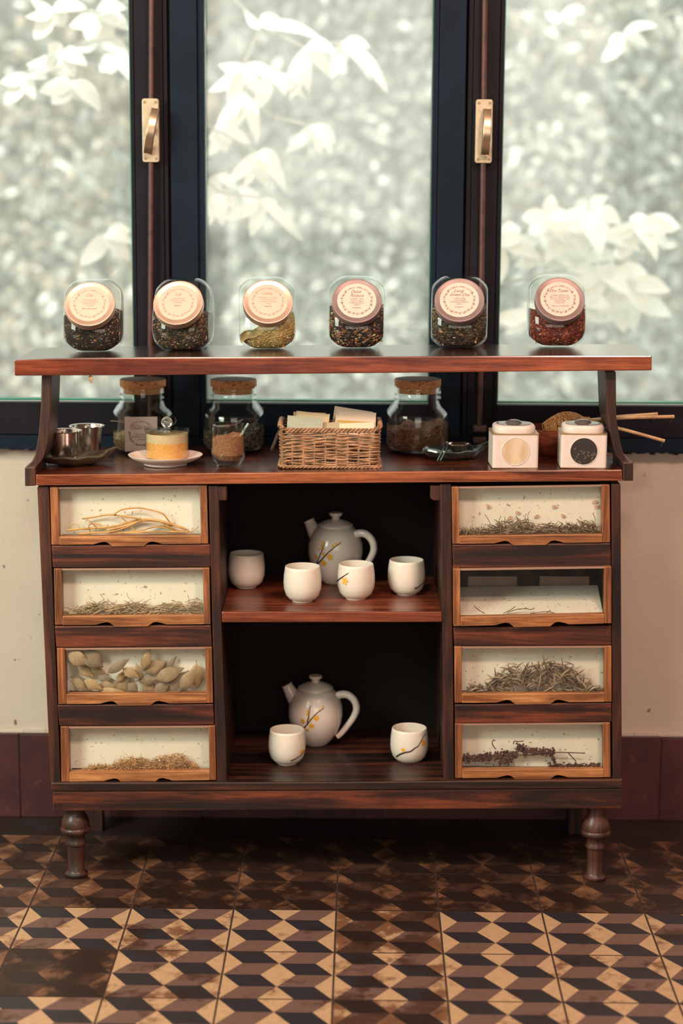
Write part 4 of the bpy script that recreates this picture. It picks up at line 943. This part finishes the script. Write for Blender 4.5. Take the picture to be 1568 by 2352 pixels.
t = fill_lathe('loose_tea', .0625, .0065, .042, .3, .10, TEA['green'], 4, 'dark curled tea in the middle cork jar', 'loose tea', 500, STRAP, .006); t.location = CJ[1]
t = fill_lathe('dried_herb', .0625, .0065, .053, .2, .12, TEA['russet'], 5, 'reddish brown herb filling the right cork jar halfway', 'dried herb', 420, plain('russet_shred', (.34, .17, .09), .8)); t.location = CJ[2]
# paper tag tied on the first cork jar
root = empty('paper_tag', CJ[0]); tag(root, 'square pinkish paper tag tied to the left cork jar', 'tag')
Yt = CJ[0].y-.0705
q = [at(x, y, Yt)-Vector(CJ[0]) for x, y in ((287, 1037), (361, 1036), (361, 957), (286, 958))]
mb = MB().prism(q, (0, .0006, 0)); mb.build('card', plain('pink_card', (.86, .72, .65), .7, var=.04, scale=30), root)
mb = MB(); arc_text(mb, 'MEDICINA SANTA CAMELIA', 0, 0, .026, .0044, pi/2, .094, 0, .0004); wreath(mb, .0245, .0004, 0, 2.6)
put_text(mb, 'Dulce Luz', 0, .013, .011, 0, 0, .0004, .45, .85)
for k, tx in enumerate(('ANIS, AJENJO', 'MANZANILLA, MELISA', 'ROMERO')): put_text(mb, tx, 0, -.001-.0052*k, .0042, 0, 0, .0004)
put_text(mb, 'Digestivo', 0, -.022, .0042, 0, 0, .0004)
cc = (q[0]+q[1]+q[2]+q[3])/4; xf(mb, frame_mat(cc+Vector((0, -.0002, 0)), Vector((0, -1, 0)), Vector((0, 0, 1)))); mb.build('label_print', INK, root)
MB().tube(smoothpts([(-.064*cos(a)*1.07, -.067*sin(a)*1.07-.0015*(0 < a < pi), .062+.006*sin(a*2)) for a in [k*2*pi/14 for k in range(14)]]+[(-.0685, 0, .062)], 3), .0005, 5).build('string', plain('cotton_string', (.5, .38, .28), .8), root)

# steel filter cups on a leaf dish
def leafdish(name, pxc, py_, Ld, Wd, rot, h, m_, label, tipup=.01):
    """oval leaf shaped dish, tip toward +x"""
    root = empty(name, onwt(pxc, py_)+Vector((0, 0, .0005)), rot)
    mb = MB(); n = 64; v = []; f = []
    def out(a):
        c, s_ = cos(a), sin(a); r = 1+.05*sin(6*a)
        x = c*Ld*.5*r; y = s_*Wd*.5*(1-.30*max(0, c)**2)*r
        x += Ld*.10*max(0, c)**14; y *= (1-.5*max(0, c)**8); return x, y
    R_ = [(.0, .003), (.42, .003), (.55, .0045), (.75, h*.45), (.9, h*.8), (1.0, h), (1.0, h+.0022), (.93, h*.9+.002), (.8, h*.55+.004), (.6, .0075), (.0, .0068)]
    lo = [(.0, 0), (.46, 0), (.5, .002), (.58, .004), (.78, h*.42-.002), (.92, h*.74-.002), (1.02, h-.001), (1.0, h+.0022), (.92, h*.84), (.78, h*.50+.002), (.6, .008), (0, .007)]
    for r, z in lo:
        for k in range(n):
            a = 2*pi*k/n; x, y = out(a); tip = tipup*max(0, cos(a))**6*r*r*(1 if z > .004 else 0)
            v.append((x*r, y*r, z+tip+.0012*sin(a*9)*(r > .7)))
    for i in range(len(lo)-1):
        for k in range(n): f.append((i*n+k, i*n+(k+1) % n, (i+1)*n+(k+1) % n, (i+1)*n+k))
    mb.add(v, f); mb.build('dish', m_, root, smooth=True)
    mb = MB()   # midrib and veins in relief
    mb.tube([(-Ld*.42, 0, h*.62), (-Ld*.25, 0, .0095), (Ld*.25, 0, .0095), (Ld*.46, 0, h*.7+tipup*.5)], [.001, .0016, .0016, .001], 6)
    for s_ in (-1, 1):
        for x0_ in (-.25, -.1, .05, .2): mb.tube([(x0_*Ld, 0, .0095), ((x0_+.07)*Ld, s_*Wd*.2, .0105), ((x0_+.10)*Ld, s_*Wd*.34, h*.55+.003)], [.0012, .001, .0006], 5)
    mb.build('leaf_vein', m_, root, smooth=True)
    return tag(root, label, 'dish')
d1 = leafdish('leaf_shaped_dish', 172, 1068, .138, .098, radians(14), .020, DISHB, 'dark leaf shaped ceramic dish under the two steel cups', .012)
def steelcup():
    root = empty('steel_filter_cup')
    MB().lathe([(0, .0), (.0265, 0), (.027, .001), (.027, .006), (.0262, .0075), (.0268, .009), (.0305, .056), (.0312, .0575), (.0360, .0580), (.0365, .0588), (.0360, .0594), (.0308, .0590), (.0298, .0575), (.0260, .010), (.0250, .003), (0, .003)], 64).build('cup_body', STEEL, root, smooth=True)
    mb = MB(); mb.lathe([(0, .050), (.0288, .050), (.0288, .0515), (.010, .0515), (.006, .053), (.0045, .058), (0, .058)], 40); mb.build('press_disc', STEEL, root, smooth=True)
    return root
c1 = steelcup(); c1.location = onwt(148, 1068)+Vector((0, 0, .0105)); tag(c1, 'shiny steel filter cup in front, at the left end of the leaf dish', 'cup', 'steel cups on the leaf dish')
c2 = copy_tree(c1); c2.location = onwt(201, 1055)+Vector((0, 0, .0105)); tag(c2, 'steel filter cup standing behind and right of the other one', 'cup')

# saucer with covered glass bowl of orange sugar
p = onwt(380, 1068)
s_ = MB().lathe([(0, .0), (.040, 0), (.043, .001), (.044, .005), (.055, .0085), (.068, .015), (.0735, .0195), (.0742, .0212), (.073, .0215), (.066, .0175), (.052, .0118), (.035, .0085), (0, .008)], 72).build('saucer', SAUCER, origin=(0, 0, 0), smooth=True)
s_.location = p+Vector((0, 0, .0004)); tag(s_, 'pink white saucer under the glass bowl of orange sugar', 'saucer')
bw = empty('covered_glass_bowl', onwt(384, 1063)+Vector((0, 0, .0095))); tag(bw, 'low round glass bowl with flat glass lid and ball knob', 'bowl')
MB().lathe([(0, 0), (.042, 0), (.0437, .002), (.0440, .055), (.0432, .0555), (.0424, .055), (.0422, .004), (0, .003)], 64).build('bowl_body', GLASS, bw, smooth=True)
MB().lathe([(0, .0556), (.0445, .0556), (.0450, .0566), (.0445, .0590), (.006, .0592), (.0045, .061), (.0050, .063)], 56, cap=False).build('lid', GLASS_THICK, bw, smooth=True)
mb = MB(); mb.lathe([(.0112*sin(a), .073-.0112*cos(a)) for a in [pi*k/14 for k in range(15)]], 28); mb.build('knob', plain('solid_glass_ball', (.95, .9, .85), .03, Transmission_Weight=.9), bw, smooth=True)
o = MB().lathe([(0, .0032), (.0418, .0032), (.0420, .034), (.041, .0355), (.02, .036), (0, .0355)], 48).build('orange_sugar', OATS, origin=(0, 0, 0)); o.location = bw.location; tag(o, 'orange sugar in the lower half of the covered bowl', 'sugar', kind='stuff')
mb = MB(); mb.lathe([(.0421, .034), (.0421, .0515)], 56, cap=False); o = mb.build('sugar_dust', OATS2, bw, smooth=True)

# small glass of granules with glass scoop
p = onwt(524, 1071)
gl_ = MB().lathe([(0, 0), (.0225, 0), (.024, .0015), (.0245, .004), (.0275, .008), (.0325, .016), (.0340, .024), (.0338, .045), (.0322, .080), (.0318, .0845), (.0310, .0845), (.0312, .080), (.0325, .045), (.0325, .025), (.030, .018), (.022, .0125), (0, .0115)], 56).build('small_drinking_glass', GLASS_THICK, origin=(0, 0, 0), smooth=True)
gl_.location = p+Vector((0, 0, .0004)); tag(gl_, 'small clear tumbler filled with rust coloured granules', 'glass')
o = fill_lathe('rust_granules', .0312, .0125, .060, .3, .16, RUSTG, 8, 'rust coloured granules inside the small tumbler', 'granules', 0, None, .0015, .62); o.location = gl_.location
sp = empty('glass_scoop', gl_.location+Vector((0, 0, .086))); tag(sp, 'clear glass scoop lying over the rim of the small tumbler', 'scoop')
mb = MB(); k0 = 0
mb.lathe([(0, -.007), (.012, -.0062), (.022, -.003), (.0265, .001), (.0272, .0018), (.0262, .002), (.021, -.0015), (.012, -.0042), (0, -.005)], 40, sx=1.15, sy=.75)
xf(mb, Matrix.Rotation(radians(-11), 4, 'Y')); mb.build('scoop_bowl', GLASS_THICK, sp, smooth=True)
hp = [at(x, y, gl_.location.y-.01+dy)-Vector(sp.location) for x, y, dy in ((553, 1000, 0), (566, 978, 0), (585, 953, .005), (601, 938, .01), (606, 934, .012))]
MB().tube(smoothpts(hp, 4), .0026, 8).build('scoop_handle', GLASS_THICK, sp, smooth=True)

# wicker basket
bx = .1965; by = .125; bh = .074
pc = onwt(757, 1077); bo = Vector((pc.x, pc.y+by/2+.003, pc.z+.0005))
bk = empty('wicker_basket', bo); tag(bk, 'rectangular wicker basket of tea bags in the middle of the worktop', 'basket')
def rrect(t, hx, hy, r):
    """t in 0..1 round a rounded rectangle"""
    Ls = [2*(hx-r), pi*r/2, 2*(hy-r), pi*r/2]*2; T = sum(Ls); s_ = t*T
    segs = [((-hx+r, -hy), (1, 0)), ((hx-r, -hy+r), -90), ((hx, -hy+r), (0, 1)), ((hx-r, hy-r), 0), ((hx-r, hy), (-1, 0)), ((-hx+r, hy-r), 90), ((-hx, hy-r), (0, -1)), ((-hx+r, -hy+r), 180)]
    for l, (c, d) in zip(Ls, segs):
        if s_ <= l+1e-9:
            if isinstance(d, tuple): return Vector((c[0]+d[0]*s_, c[1]+d[1]*s_, 0)), Vector((d[1], -d[0], 0))
            a = radians(d)+s_/r; return Vector((c[0]+r*cos(a), c[1]+r*sin(a), 0)), Vector((cos(a), sin(a), 0))
        s_ -= l
    return Vector((-hx+r, -hy, 0)), Vector((0, -1, 0))
rng = random.Random(77)
rows = 19; NST = 28; mb = MB()
for r_ in range(rows):
    z = .006+(bh-.012)*r_/(rows-1); pts = []; ph = r_ % 2; wob = rng.uniform(0, 6)
    for k in range(168):
        t = k/168; c, nn = rrect(t, bx/2-.003+.003*z/bh, by/2-.003+.003*z/bh, .012)
        off = .0017*cos(t*NST*pi+ph*pi)
        pts.append(c+nn*off+Vector((0, 0, z+.0012*sin(t*17+wob)+.0006*sin(t*71+wob))))
    mb.tube(pts, [.00165+.0004*sin(k*.37+r_) for k in range(168)], 6, 0, True)
mb.build('woven_side', WICKER, bk, smooth=True)
mb = MB()
for k in range(NST):
    c, nn = rrect((k+.5)/NST, bx/2-.002, by/2-.002, .012); mb.tube([c+Vector((0, 0, .001)), c+Vector((0, 0, bh))], .0016, 6)
mb.build('stakes', WICKER, bk, smooth=True)
mb = MB()
for j in range(3):
    for lvl, r2, hgt in ((bh+.001, .0021, .0032), (.003, .0017, .0018)):
        pts = []
        for k in range(200):
            t = k/200; c, nn = rrect(t, bx/2+.0005, by/2+.0005, .012); a = t*2*pi*26+j*2*pi/3
            cr = max(0, abs(c.x)/(bx/2)-.85)*.05 if lvl > .01 else 0
            pts.append(c+nn*(.003*cos(a))+Vector((0, 0, lvl+hgt*sin(a)+cr)))
        mb.tube(pts, r2, 6, 0, True)
mb.build('braided_rim', WICKER, bk, smooth=True)
mb = MB()
for k in range(30): x = -bx/2+.006+k*(bx-.012)/29; mb.tube([(x, -by/2+.004, .004), (x, by/2-.004, .004)], .0022, 5)
mb.build('basket_bottom', WICKER, bk)
hd = MB()
for j in range(2):
    hd.tube([(-bx/2-.004-.014*sin(pi*t)+.0015*cos(t*30+j*pi), -.012+.045*t, .062-.036*sin(pi*t)+.0015*sin(t*30+j*pi)) for t in [q/24 for q in range(25)]], .0024, 6)
hd.build('ring_handle', plain('dark_old_wicker', (.075, .045, .035), .7, var=.3, scale=50), bk, smooth=True)
# tea sachets in the basket
def sachet(name, w, h, col, loc, rx, rz, ry, label, band=None, mark=False):
    m_ = plain(name+'_paper', col, .45, var=.04, scale=60)
    mb = MB(); N = 10; v = []; f = []
    for s2 in (-1, 1):
        for i in range(N+1):
            for j in range(5):
                x = (i/N-.5)*w; z = (j/4-.5)*h; e = max(0, 1-abs(2*i/N-1)**6)*max(0, 1-abs(j/2-1)**4)
                v.append((x, s2*(.0004+.0022*e), z))
    for i in range(N):
        for j in range(4):
            a = i*5+j; f.append((a, a+5, a+6, a+1)); b = a+(N+1)*5; f.append((b, b+1, b+6, b+5))
    K = (N+1)*5
    for i in range(N): f.append((i*5, i*5+K, i*5+5+K, i*5+5)); f.append((i*5+4, i*5+9, i*5+9+K, i*5+4+K))
    for j in range(4): f.append((j, j+1, j+1+K, j+K)); f.append((N*5+j, N*5+j+K, N*5+j+1+K, N*5+j+1))
    mb.add(v, f)
    o = mb.build(name, m_, origin=(0, 0, 0), smooth=True)
    for q in ((-.5, -.46), (.46, .5)):
        s3 = MB(); s3.box(w*q[0], w*q[1], -.0012, .0012, -h*.5, h*.5); s3.build('crimped_end', m_, o)
    if band: MB().box(-w*.46, w*.46, -.0031, -.0026, -h*.42, h*.12).build('printed_band', plain(name+'_band', band, .5), o)
    if mark:
        mk = MB()
        for k in range(7):
            a = pi*k/6; c = Vector((.0, -.0030, -.002)); leaf(mk, c, c+Vector((.006*cos(a), 0, .006*sin(a)+.001)), .0018, Vector((0, -1, 0)), 0, 0, 0, 4)
        mk.build('gold_emblem', plain('gold_print', (.55, .38, .10), .4), o)
    o.location = bo+Vector(loc); o.rotation_euler = (radians(rx), radians(ry), radians(rz)); return tag(o, label, 'tea bag', 'wrapped tea bags in the wicker basket')
sachet('tea_bag', .070, .056, (.33, .36, .27), (-.050, -.040, .073), -30, 2, 4, 'grey green tea bag packet in front at the basket left', None, True)
sachet('tea_bag', .066, .050, (.62, .46, .28), (-.036, -.014, .080), -24, -3, 5, 'beige tea bag packet just behind the grey green one')
sachet('tea_bag', .064, .050, (.52, .38, .22), (-.042, .016, .076), -18, 3, 2, 'tan tea bag packet at the back left of the basket')
sachet('tea_bag', .080, .052, (.68, .52, .40), (.050, -.008, .080), -22, 0, 3, 'pinkish tea bag packet with mustard band at the basket right', (.50, .28, .035))
sachet('tea_bag', .078, .050, (.66, .52, .42), (.044, .018, .083), -16, 3, 9, 'pale pink tea bag packet sticking up highest at the right')
sachet('tea_bag', .068, .046, (.70, .58, .42), (.053, -.040, .066), -30, 0, -3, 'cream tea bag packet lowest in front at the basket right')
sachet('tea_bag', .055, .045, (.40, .33, .20), (-.002, -.034, .066), -30, -6, -4, 'small olive tea bag packet near the basket middle')

# second leaf dish with copper strainer and clip
d2 = leafdish('leaf_shaped_dish', 1040, 1055, .125, .092, radians(8), .020, DISH, 'dark green leaf shaped dish between the cork jar and the white tin', .014)
st = empty('tea_strainer', onwt(1052, 1052)+Vector((0, 0, .013))); tag(st, 'small coppery tea strainer lying in the dark green leaf dish', 'strainer')
MB().lathe([(0, 0), (.012, .001), (.019, .006), (.0215, .013), (.0235, .015), (.0260, .0155), (.026, .0168), (.0225, .0168), (.020, .0145), (.0175, .008), (.011, .003), (0, .002)], 40).build('strainer_cup', plain('warm_steel', (.62, .46, .38), .2, 1.), st, smooth=True)
MB().lathe([(0, .010), (.0165, .011), (.0170, .012), (0, .0125)], 32).build('mesh_disc', plain('mesh_metal', (.32, .25, .22), .45, .9), st, smooth=True)
mb = MB()
for dx in (-.003, .003): mb.tube([onwt(1012, 1071)+Vector((dx-.004, -.004, .012)), onwt(1020, 1062)+Vector((dx, 0, .024)), onwt(1026, 1050)+Vector((dx, .004, .030))], .0016, 8)
mb.tube([onwt(1026, 1050)+Vector((-.004, .004, .030)), onwt(1026, 1050)+Vector((.004, .004, .030))], .002, 8)
tag(mb.build('metal_clip', plain('dark_steel', (.32, .30, .29), .25, 1.), origin=onwt(1015, 1068)+Vector((0, 0, .012)), smooth=True), 'slim metal tongs resting on the left rim of the green dish', 'tongs')

# white square tins with round windows
def tin():
    root = empty('square_tin'); w = .0450; h = .0665
    rp = [Vector((x, y, 0)) for x, y in roundpoly([(-w, -w), (w, -w), (w, w), (-w, w)], .006, 4)]
    MB().prism(rp[::-1] if False else rp, (0, 0, h)).build('tin_body', TIN, root)
    rp2 = [Vector((p.x*1.012, p.y*1.012, h-.0008)) for p in rp]; MB().prism(rp2, (0, 0, .0022)).build('tin_rim', TINEDGE, root)
    rp3 = [Vector((p.x*1.006, p.y*1.006, 0)) for p in rp]; MB().prism(rp3, (0, 0, .0018)).build('bottom_seam', TINEDGE, root)
    rl = [(x, y) for x, y in roundpoly([(-w*.9, -w*.9), (w*.9, -w*.9), (w*.9, w*.9), (-w*.9, w*.9)], .030, 8)]
    mb = MB(); n = len(rl); v = []; f = []
    for s2, z in ((1, 0), (1.01, .002), (1.01, .010), (.97, .0135), (.90, .015)): v += [(x*s2, y*s2, h+z+.001) for x, y in rl]
    for i in range(4):
        for k in range(n): f.append((i*n+k, i*n+(k+1) % n, (i+1)*n+(k+1) % n, (i+1)*n+k))
    f += [tuple(range(4*n, 5*n)), tuple(reversed(range(n)))]
    mb.add(v, f); mb.build('tin_lid', TIN, root, smooth=True)
    MB().lathe([(0, 0), (.034, 0), (.034, .0012), (.017, .0016), (.016, .0035), (.012, .0065), (.006, .008), (0, .0083)], 40, (0, 0, h+.016)).build('lid_window', TINGLASS, root, smooth=True)
    mb = MB()
    for k in range(48):
        pass
    mb.tube([(.0268*cos(a), -w-.0002, h*.5+.0268*sin(a)) for a in [2*pi*k/48 for k in range(48)]], .0009, 6, 0, True); mb.build('window_ring', TIN, root, smooth=True)
    return root, w, h
def round_window(root, m_, w, h, fl=None):
    mb = MB(); mb.prism([(.0262*cos(a), -w-.0004, h*.5+.0262*sin(a)) for a in [2*pi*k/48 for k in range(48)]], (0, .0003, 0), 0)
    rng = random.Random(3)
    if fl:
        for k in range(40):
            a = rng.uniform(0, 6.28); r = .024*rng.random()**.5; x = r*cos(a); z = r*sin(a)
            if z > .004+.006*sin(x*200): continue
            c = Vector((x, -w-.0006, h*.5+z)); b = rng.uniform(0, 6.28); leaf(mb, c, c+Vector((cos(b), 0, sin(b)))*rng.uniform(.003, .008), .003, Vector((0, -1, 0)), 1+rng.choice((0, 0, 1)), .05, .1, 4)
    mb.build('round_window', [m_, plain('dim_herb', (.09, .08, .05), .7), plain('dim_twig', (.14, .10, .07), .7)], root)
t1, w_, h_ = tin(); t2 = copy_tree(t1)
m, nt, bs = mat('cream_content_behind_window'); TW1 = m
L(nt, ramp(nt, noise(nt, coords(nt, (1, 1, .3), (0, .5, 0)), 40, 2), [(.35, (.55, .40, .26)), (.6, (.66, .53, .38)), (.75, (.66, .50, .20))]), bs.inputs['Base Color']); bs.inputs['Roughness'].default_value = .35
round_window(t1, TW1, w_, h_); round_window(t2, plain('dark_herb_behind_window', (.035, .03, .03), .25), w_, h_, True)
def put_front(o, x, y, yaw, back):
    p = onwt(x, y); o.location = p+Vector((0, back, .0008)); o.rotation_euler = (0, 0, radians(yaw))
put_front(t1, 1182, 1077, 1, .0455); put_front(t2, 1342, 1077, -2.5, .0470)
tag(t1, 'white square tin whose round window shows cream contents', 'tin', 'white square tins on the worktop'); tag(t2, 'white square tin whose round window shows dark herbs, nearest the right end', 'tin', 'white square tins on the worktop')

# red wooden bowl and bamboo strainers
bp = onwt(1267, 1046)
o = MB().lathe([(0, 0), (.028, 0), (.030, .003), (.044, .011), (.055, .026), (.0600, .045), (.0615, .057), (.0600, .058), (.0580, .055), (.0555, .044), (.049, .028), (.036, .014), (0, .008)], 56).build('wooden_bowl', BOWLW, origin=(0, 0, 0), smooth=True)
o.location = bp+Vector((0, .004, .0004)); tag(o, 'reddish turned wooden bowl behind the two white tins', 'bowl')
BL = o.location.copy()
def strainer(p0, p1, tipp, label, seed, hl=.066):
    """head from p0 to p1, handle p1 -> tip"""
    p0, p1, tipp = Vector(p0), Vector(p1), Vector(tipp); rng = random.Random(seed)
    root = empty('bamboo_tea_strainer', p1, world=True); tag(root, label, 'tea strainer', 'bamboo strainers resting in the wooden bowl')
    ax = (p1-p0).normalized(); L_ = (p1-p0).length; u = ax.orthogonal().normalized(); w = ax.cross(u); mb = MB()
    def rad_(t): return .0035+.0165*sin(pi*min(1, .12+t*.88))**.8 if t < 1 else .003
    for k in range(26):
        t = k/25; c = p0+ax*L_*t; r = rad_(t); tl = rng.uniform(-.15, .15)
        mb.tube([c+u*r*cos(a)+w*r*sin(a)+ax*tl*r*cos(a) for a in [2*pi*q/20 for q in range(20)]], .00075, 4, 0, True)
    for q in range(12):
        a = 2*pi*q/12; mb.tube([p0+ax*L_*t+(u*cos(a)+w*sin(a))*rad_(t) for t in [k/14 for k in range(15)]], .0008, 4)
    mb.build('woven_head', BAMBOOW, root, smooth=True)
    mb = MB(); mid = (p1*.5+tipp*.5)+Vector((0, 0, .0015))
    mb.tube(smoothpts([p1-ax*.006, p1*.85+tipp*.15, mid, tipp], 5), [.0030]*4+[.0033]*11+[.0036], 8); mb.build('handle', BAMBOO, root, smooth=True)
    mb = MB()
    for k in range(6):
        c = p1+(tipp-p1).normalized()*(.001+.0022*k); uu = (tipp-p1).normalized().orthogonal(); ww = (tipp-p1).normalized().cross(uu)
        mb.tube([c+uu*.004*cos(a)+ww*.004*sin(a) for a in [2*pi*q/12 for q in range(12)]], .001, 4, 0, True)
    mb.build('binding', BAMBOOW, root)
    e = tipp-(tipp-p1).normalized()*.006
    MB().tube([e+Vector((.002*sin(q), -.004+.0005*q, .003-.0032*q)) for q in range(6)], .0004, 4).build('wire_hook', STEEL, root)
Yb_ = BL.y
strainer(at(1250, 984, Yb_-.030), at(1332, 965, Yb_-.018), at(1547, 957, Yb_+.02), 'bamboo strainer whose handle reaches farthest right, uppermost', 1)
strainer(at(1262, 974, Yb_+.022), at(1340, 966, Yb_+.022), at(1509, 951, Yb_+.055), 'bamboo strainer with the shorter handle rising behind the longest', 2)
strainer(at(1268, 970, Yb_-.002), at(1345, 966, Yb_+.002), at(1526, 1013, Yb_-.035), 'bamboo strainer whose handle slopes down to the right', 3)

# ================================================================== TEAPOTS AND CUPS IN THE NICHE
ZS = at(760, 1405, YB_).z; ZN = at(760, 1796, YF).z
POT = [(0, 0), (.024, 0), (.028, .003), (.038, .014), (.048, .030), (.0545, .047), (.0578, .066), (.0568, .084), (.052, .100), (.0455, .112), (.0385, .1195), (.0345, .1205), (.034, .1225), (.035, .117), (0, .117)]
def make_pot():
    root = empty('teapot')
    MB().lathe(POT, 72).build('pot_body', CERAM, root, smooth=True)
    MB().lathe([(0, .1228), (.0368, .1228), (.0376, .1240), (.0368, .1256), (.0325, .1285), (.024, .1325), (.014, .1355), (.0088, .1363), (.008, .1385), (.0088, .1415), (.0128, .1445), (.0142, .1475), (.0135, .1502), (.010, .1512), (.005, .150), (0, .1498)], 56).build('lid', CERAM, root, smooth=True)
    pts = smoothpts([(-.032, 0, .084), (-.044, 0, .099), (-.0535, 0, .113), (-.062, 0, .129)], 5); n = len(pts)
    MB().tube(pts, [.021-.0095*min(1, (k/(n-1))*1.15)+.0010*(k == n-1) for k in range(n)], 24).build('spout', CERAM, root, smooth=True)
    e = pts[-1]; d = (pts[-1]-pts[-2]).normalized()
    MB().tube([e-d*.001, e+d*.0004], .0100, 20).build('spout_opening', plain('dark_spout_hole', (.10, .08, .08), .6), root)
    hp = smoothpts([(.040, 0, .103), (.054, 0, .1105), (.070, 0, .1095), (.083, 0, .098), (.0875, 0, .080), (.081, 0, .061), (.069, 0, .043), (.057, 0, .027), (.047, 0, .017)], 5)
    MB().tube(hp, [.0088-.003*k/(len(hp)-1) for k in range(len(hp))], 16).build('handle', CERAM, root, smooth=True)
    return root
CUPP = [(0, .002), (.017, .002), (.0185, 0), (.0205, 0), (.0212, .0025), (.027, .0055), (.0335, .013), (.0375, .026), (.0385, .039), (.0378, .053), (.0358, .067), (.0350, .0715), (.0342, .0722), (.0334, .0715), (.0340, .066), (.0358, .052), (.0362, .038), (.035, .026), (.030, .015), (.018, .009), (0, .008)]
def make_cup():
    root = empty('tea_cup'); MB().lathe(CUPP, 64).build('cup_body', CERAMB, root, smooth=True); return root
pot = make_pot(); pot2 = copy_tree(pot)
def place(o, x, y, z, yaw=0):
    o.location = atz(x, y, z+.0005); o.rotation_euler = (0, 0, radians(yaw))
place(pot, 770, 1338, ZS, -24); place(pot2, 724, 1708, ZN, -6)
tag(pot, 'white teapot with yellow blossom sprig on the middle niche shelf', 'teapot', 'white blossom teapots in the niche'); tag(pot2, 'white teapot with blossom sprig down on the niche floor', 'teapot', 'white blossom teapots in the niche')
c0 = make_cup(); cups = []
for k, (x, y, z, lab) in enumerate([(566, 1348, ZS, 'pinkish white cup farthest left on the middle shelf'), (694.5, 1380, ZS, 'plain white cup in front of the teapot spout side'), (817, 1374, ZS, 'white cup with twig and one yellow blossom before the upper teapot'),
        (932.5, 1364, ZS, 'white cup with dark twig low at its right on the middle shelf'), (659, 1752, ZN, 'white cup in front of the lower teapot'), (939, 1748, ZN, 'white cup alone at the right of the niche floor')]):
    c = c0 if k == 0 else copy_tree(c0); place(c, x, y, z); tag(c, lab, 'cup', 'white handleless cups in the niche'); cups.append(c)
cups[5].scale = (1.02, 1.02, 1.0)
bpy.context.view_layer.update()
def surf(o, body):
    ob = [c for c in o.children if c.name.startswith(body)][0]; mw = ob.matrix_world
    me = ob.data; return BVHTree.FromPolygons([mw @ v.co for v in me.vertices], [tuple(p.vertices) for p in me.polygons])
def hit(tr_, x, y, off=.0003):
    d = ray(x, y).normalized(); h_ = tr_.ray_cast(CAMP, d)
    if h_[0] is None: return None
    n_ = h_[1] if h_[1].dot(d) < 0 else -h_[1]
    return h_[0]+n_*off, n_
def blossom(mb, tr_, x, y, r, seed=0):
    h_ = hit(tr_, x, y)
    if not h_: return
    p, n_ = h_; u = n_.orthogonal().normalized(); w = n_.cross(u)
    pts = [p+n_*.0004]+[p+(u*cos(a)+w*sin(a))*r*(.6+.4*abs(cos(2.5*a+seed))) for a in [2*pi*k/20 for k in range(20)]]
    mb.add(pts, [(0, 1+k, 1+(k+1) % 20) for k in range(20)])
def twig(mb, tr_, pts, w):
    P = []
    for (a, b) in zip(pts, pts[1:]):
        for k in range(5): t = k/5; P.append((a[0]+(b[0]-a[0])*t, a[1]+(b[1]-a[1])*t))
    P.append(pts[-1]); Q = [hit(tr_, x, y, .0002) for x, y in P]; Q = [q[0] for q in Q if q]
    if len(Q) > 2: n_ = len(Q); mb.tube(Q, [w*(1-.6*k/n_) for k in range(n_)], 5)
def decorate(o, body, fr_, twigs, bl, w=.0017, r=.0055):
    s_ = 540/1568; tr_ = surf(o, body); a = MB(); b = MB()
    for t in twigs: twig(a, tr_, [(fr_[0]+x*s_, fr_[1]+y*s_) for x, y in t], w)
    for k, (x, y, q) in enumerate(bl): blossom(b, tr_, fr_[0]+x*s_, fr_[1]+y*s_, r*q, k)
    inv = o.matrix_world.inverted()
    for m_, nm, mt in ((a, 'painted_twig', TWIG), (b, 'painted_blossom', YELL)):
        if not m_.v: continue
        m_.v = [inv @ v for v in m_.v]; ob = m_.build(nm, mt); ob.parent = o
U = (500, 1100); Lw = (500, 1440)
decorate(pot, 'pot_body', U, [[(655, 572), (668, 540), (690, 490), (703, 455), (715, 425)], [(663, 570), (700, 530), (740, 487), (780, 455), (822, 424)]],
         [(655, 518, 1.1), (707, 503, .9), (747, 520, 1.35), (707, 562, 1.35), (678, 470, .5), (697, 445, .8), (705, 425, .7), (768, 448, .7), (790, 437, .7), (700, 466, .8), (812, 424, .5)])
decorate(pot2, 'pot_body', Lw, [[(560, 690), (600, 645), (640, 595), (672, 565), (706, 543)], [(596, 640), (606, 600), (610, 570), (614, 540), (622, 524)]],
         [(567, 628, 1.2), (657, 608, 1.3), (625, 660, 1.2), (600, 580, .8), (700, 535, .6), (610, 612, .7), (680, 560, .5), (600, 560, .6), (597, 685, .8)])
decorate(cups[2], 'cup_body', U, [[(794, 684), (812, 668), (838, 650), (855, 638), (872, 628)]], [(848, 682, 1.5), (832, 660, .4)])
decorate(cups[3], 'cup_body', U, [[(1312, 730), (1335, 722), (1350, 706), (1366, 694), (1382, 684)]], [(1366, 682, .8), (1375, 672, .5)])
decorate(cups[4], 'cup_body', Lw, [[(485, 892), (515, 880), (545, 860), (570, 835), (588, 812)]], [(556, 832, .8), (568, 822, .7), (560, 845, .5)])
decorate(cups[5], 'cup_body', Lw, [[(1190, 865), (1215, 848), (1245, 838), (1285, 830), (1310, 810), (1335, 795), (1352, 765), (1368, 735), (1383, 712)]], [(1238, 822, .9), (1228, 815, .5), (1370, 775, 1.3), (1362, 762, .7)])

rng = random.Random(12)
mb = MB()
for x, y in ((535, 803), (541, 802), (150, 800), (128, 808), (119, 814), (545, 806), (1128, 800), (700, 806), (905, 803)):
    p = onsh(x, y)+Vector((0, 0, .0006)); a = rng.uniform(0, 3); d = Vector((cos(a), sin(a)*.5, 0))*.0032
    mb.tube([p-d, p, p+d], [.0004, .0008, .0003], 5)
tag(mb.build('tea_crumbs', TWIG, origin=onsh(535, 803)), 'few dark tea crumbs scattered on the upper shelf between the jars', 'crumbs', kind='stuff')
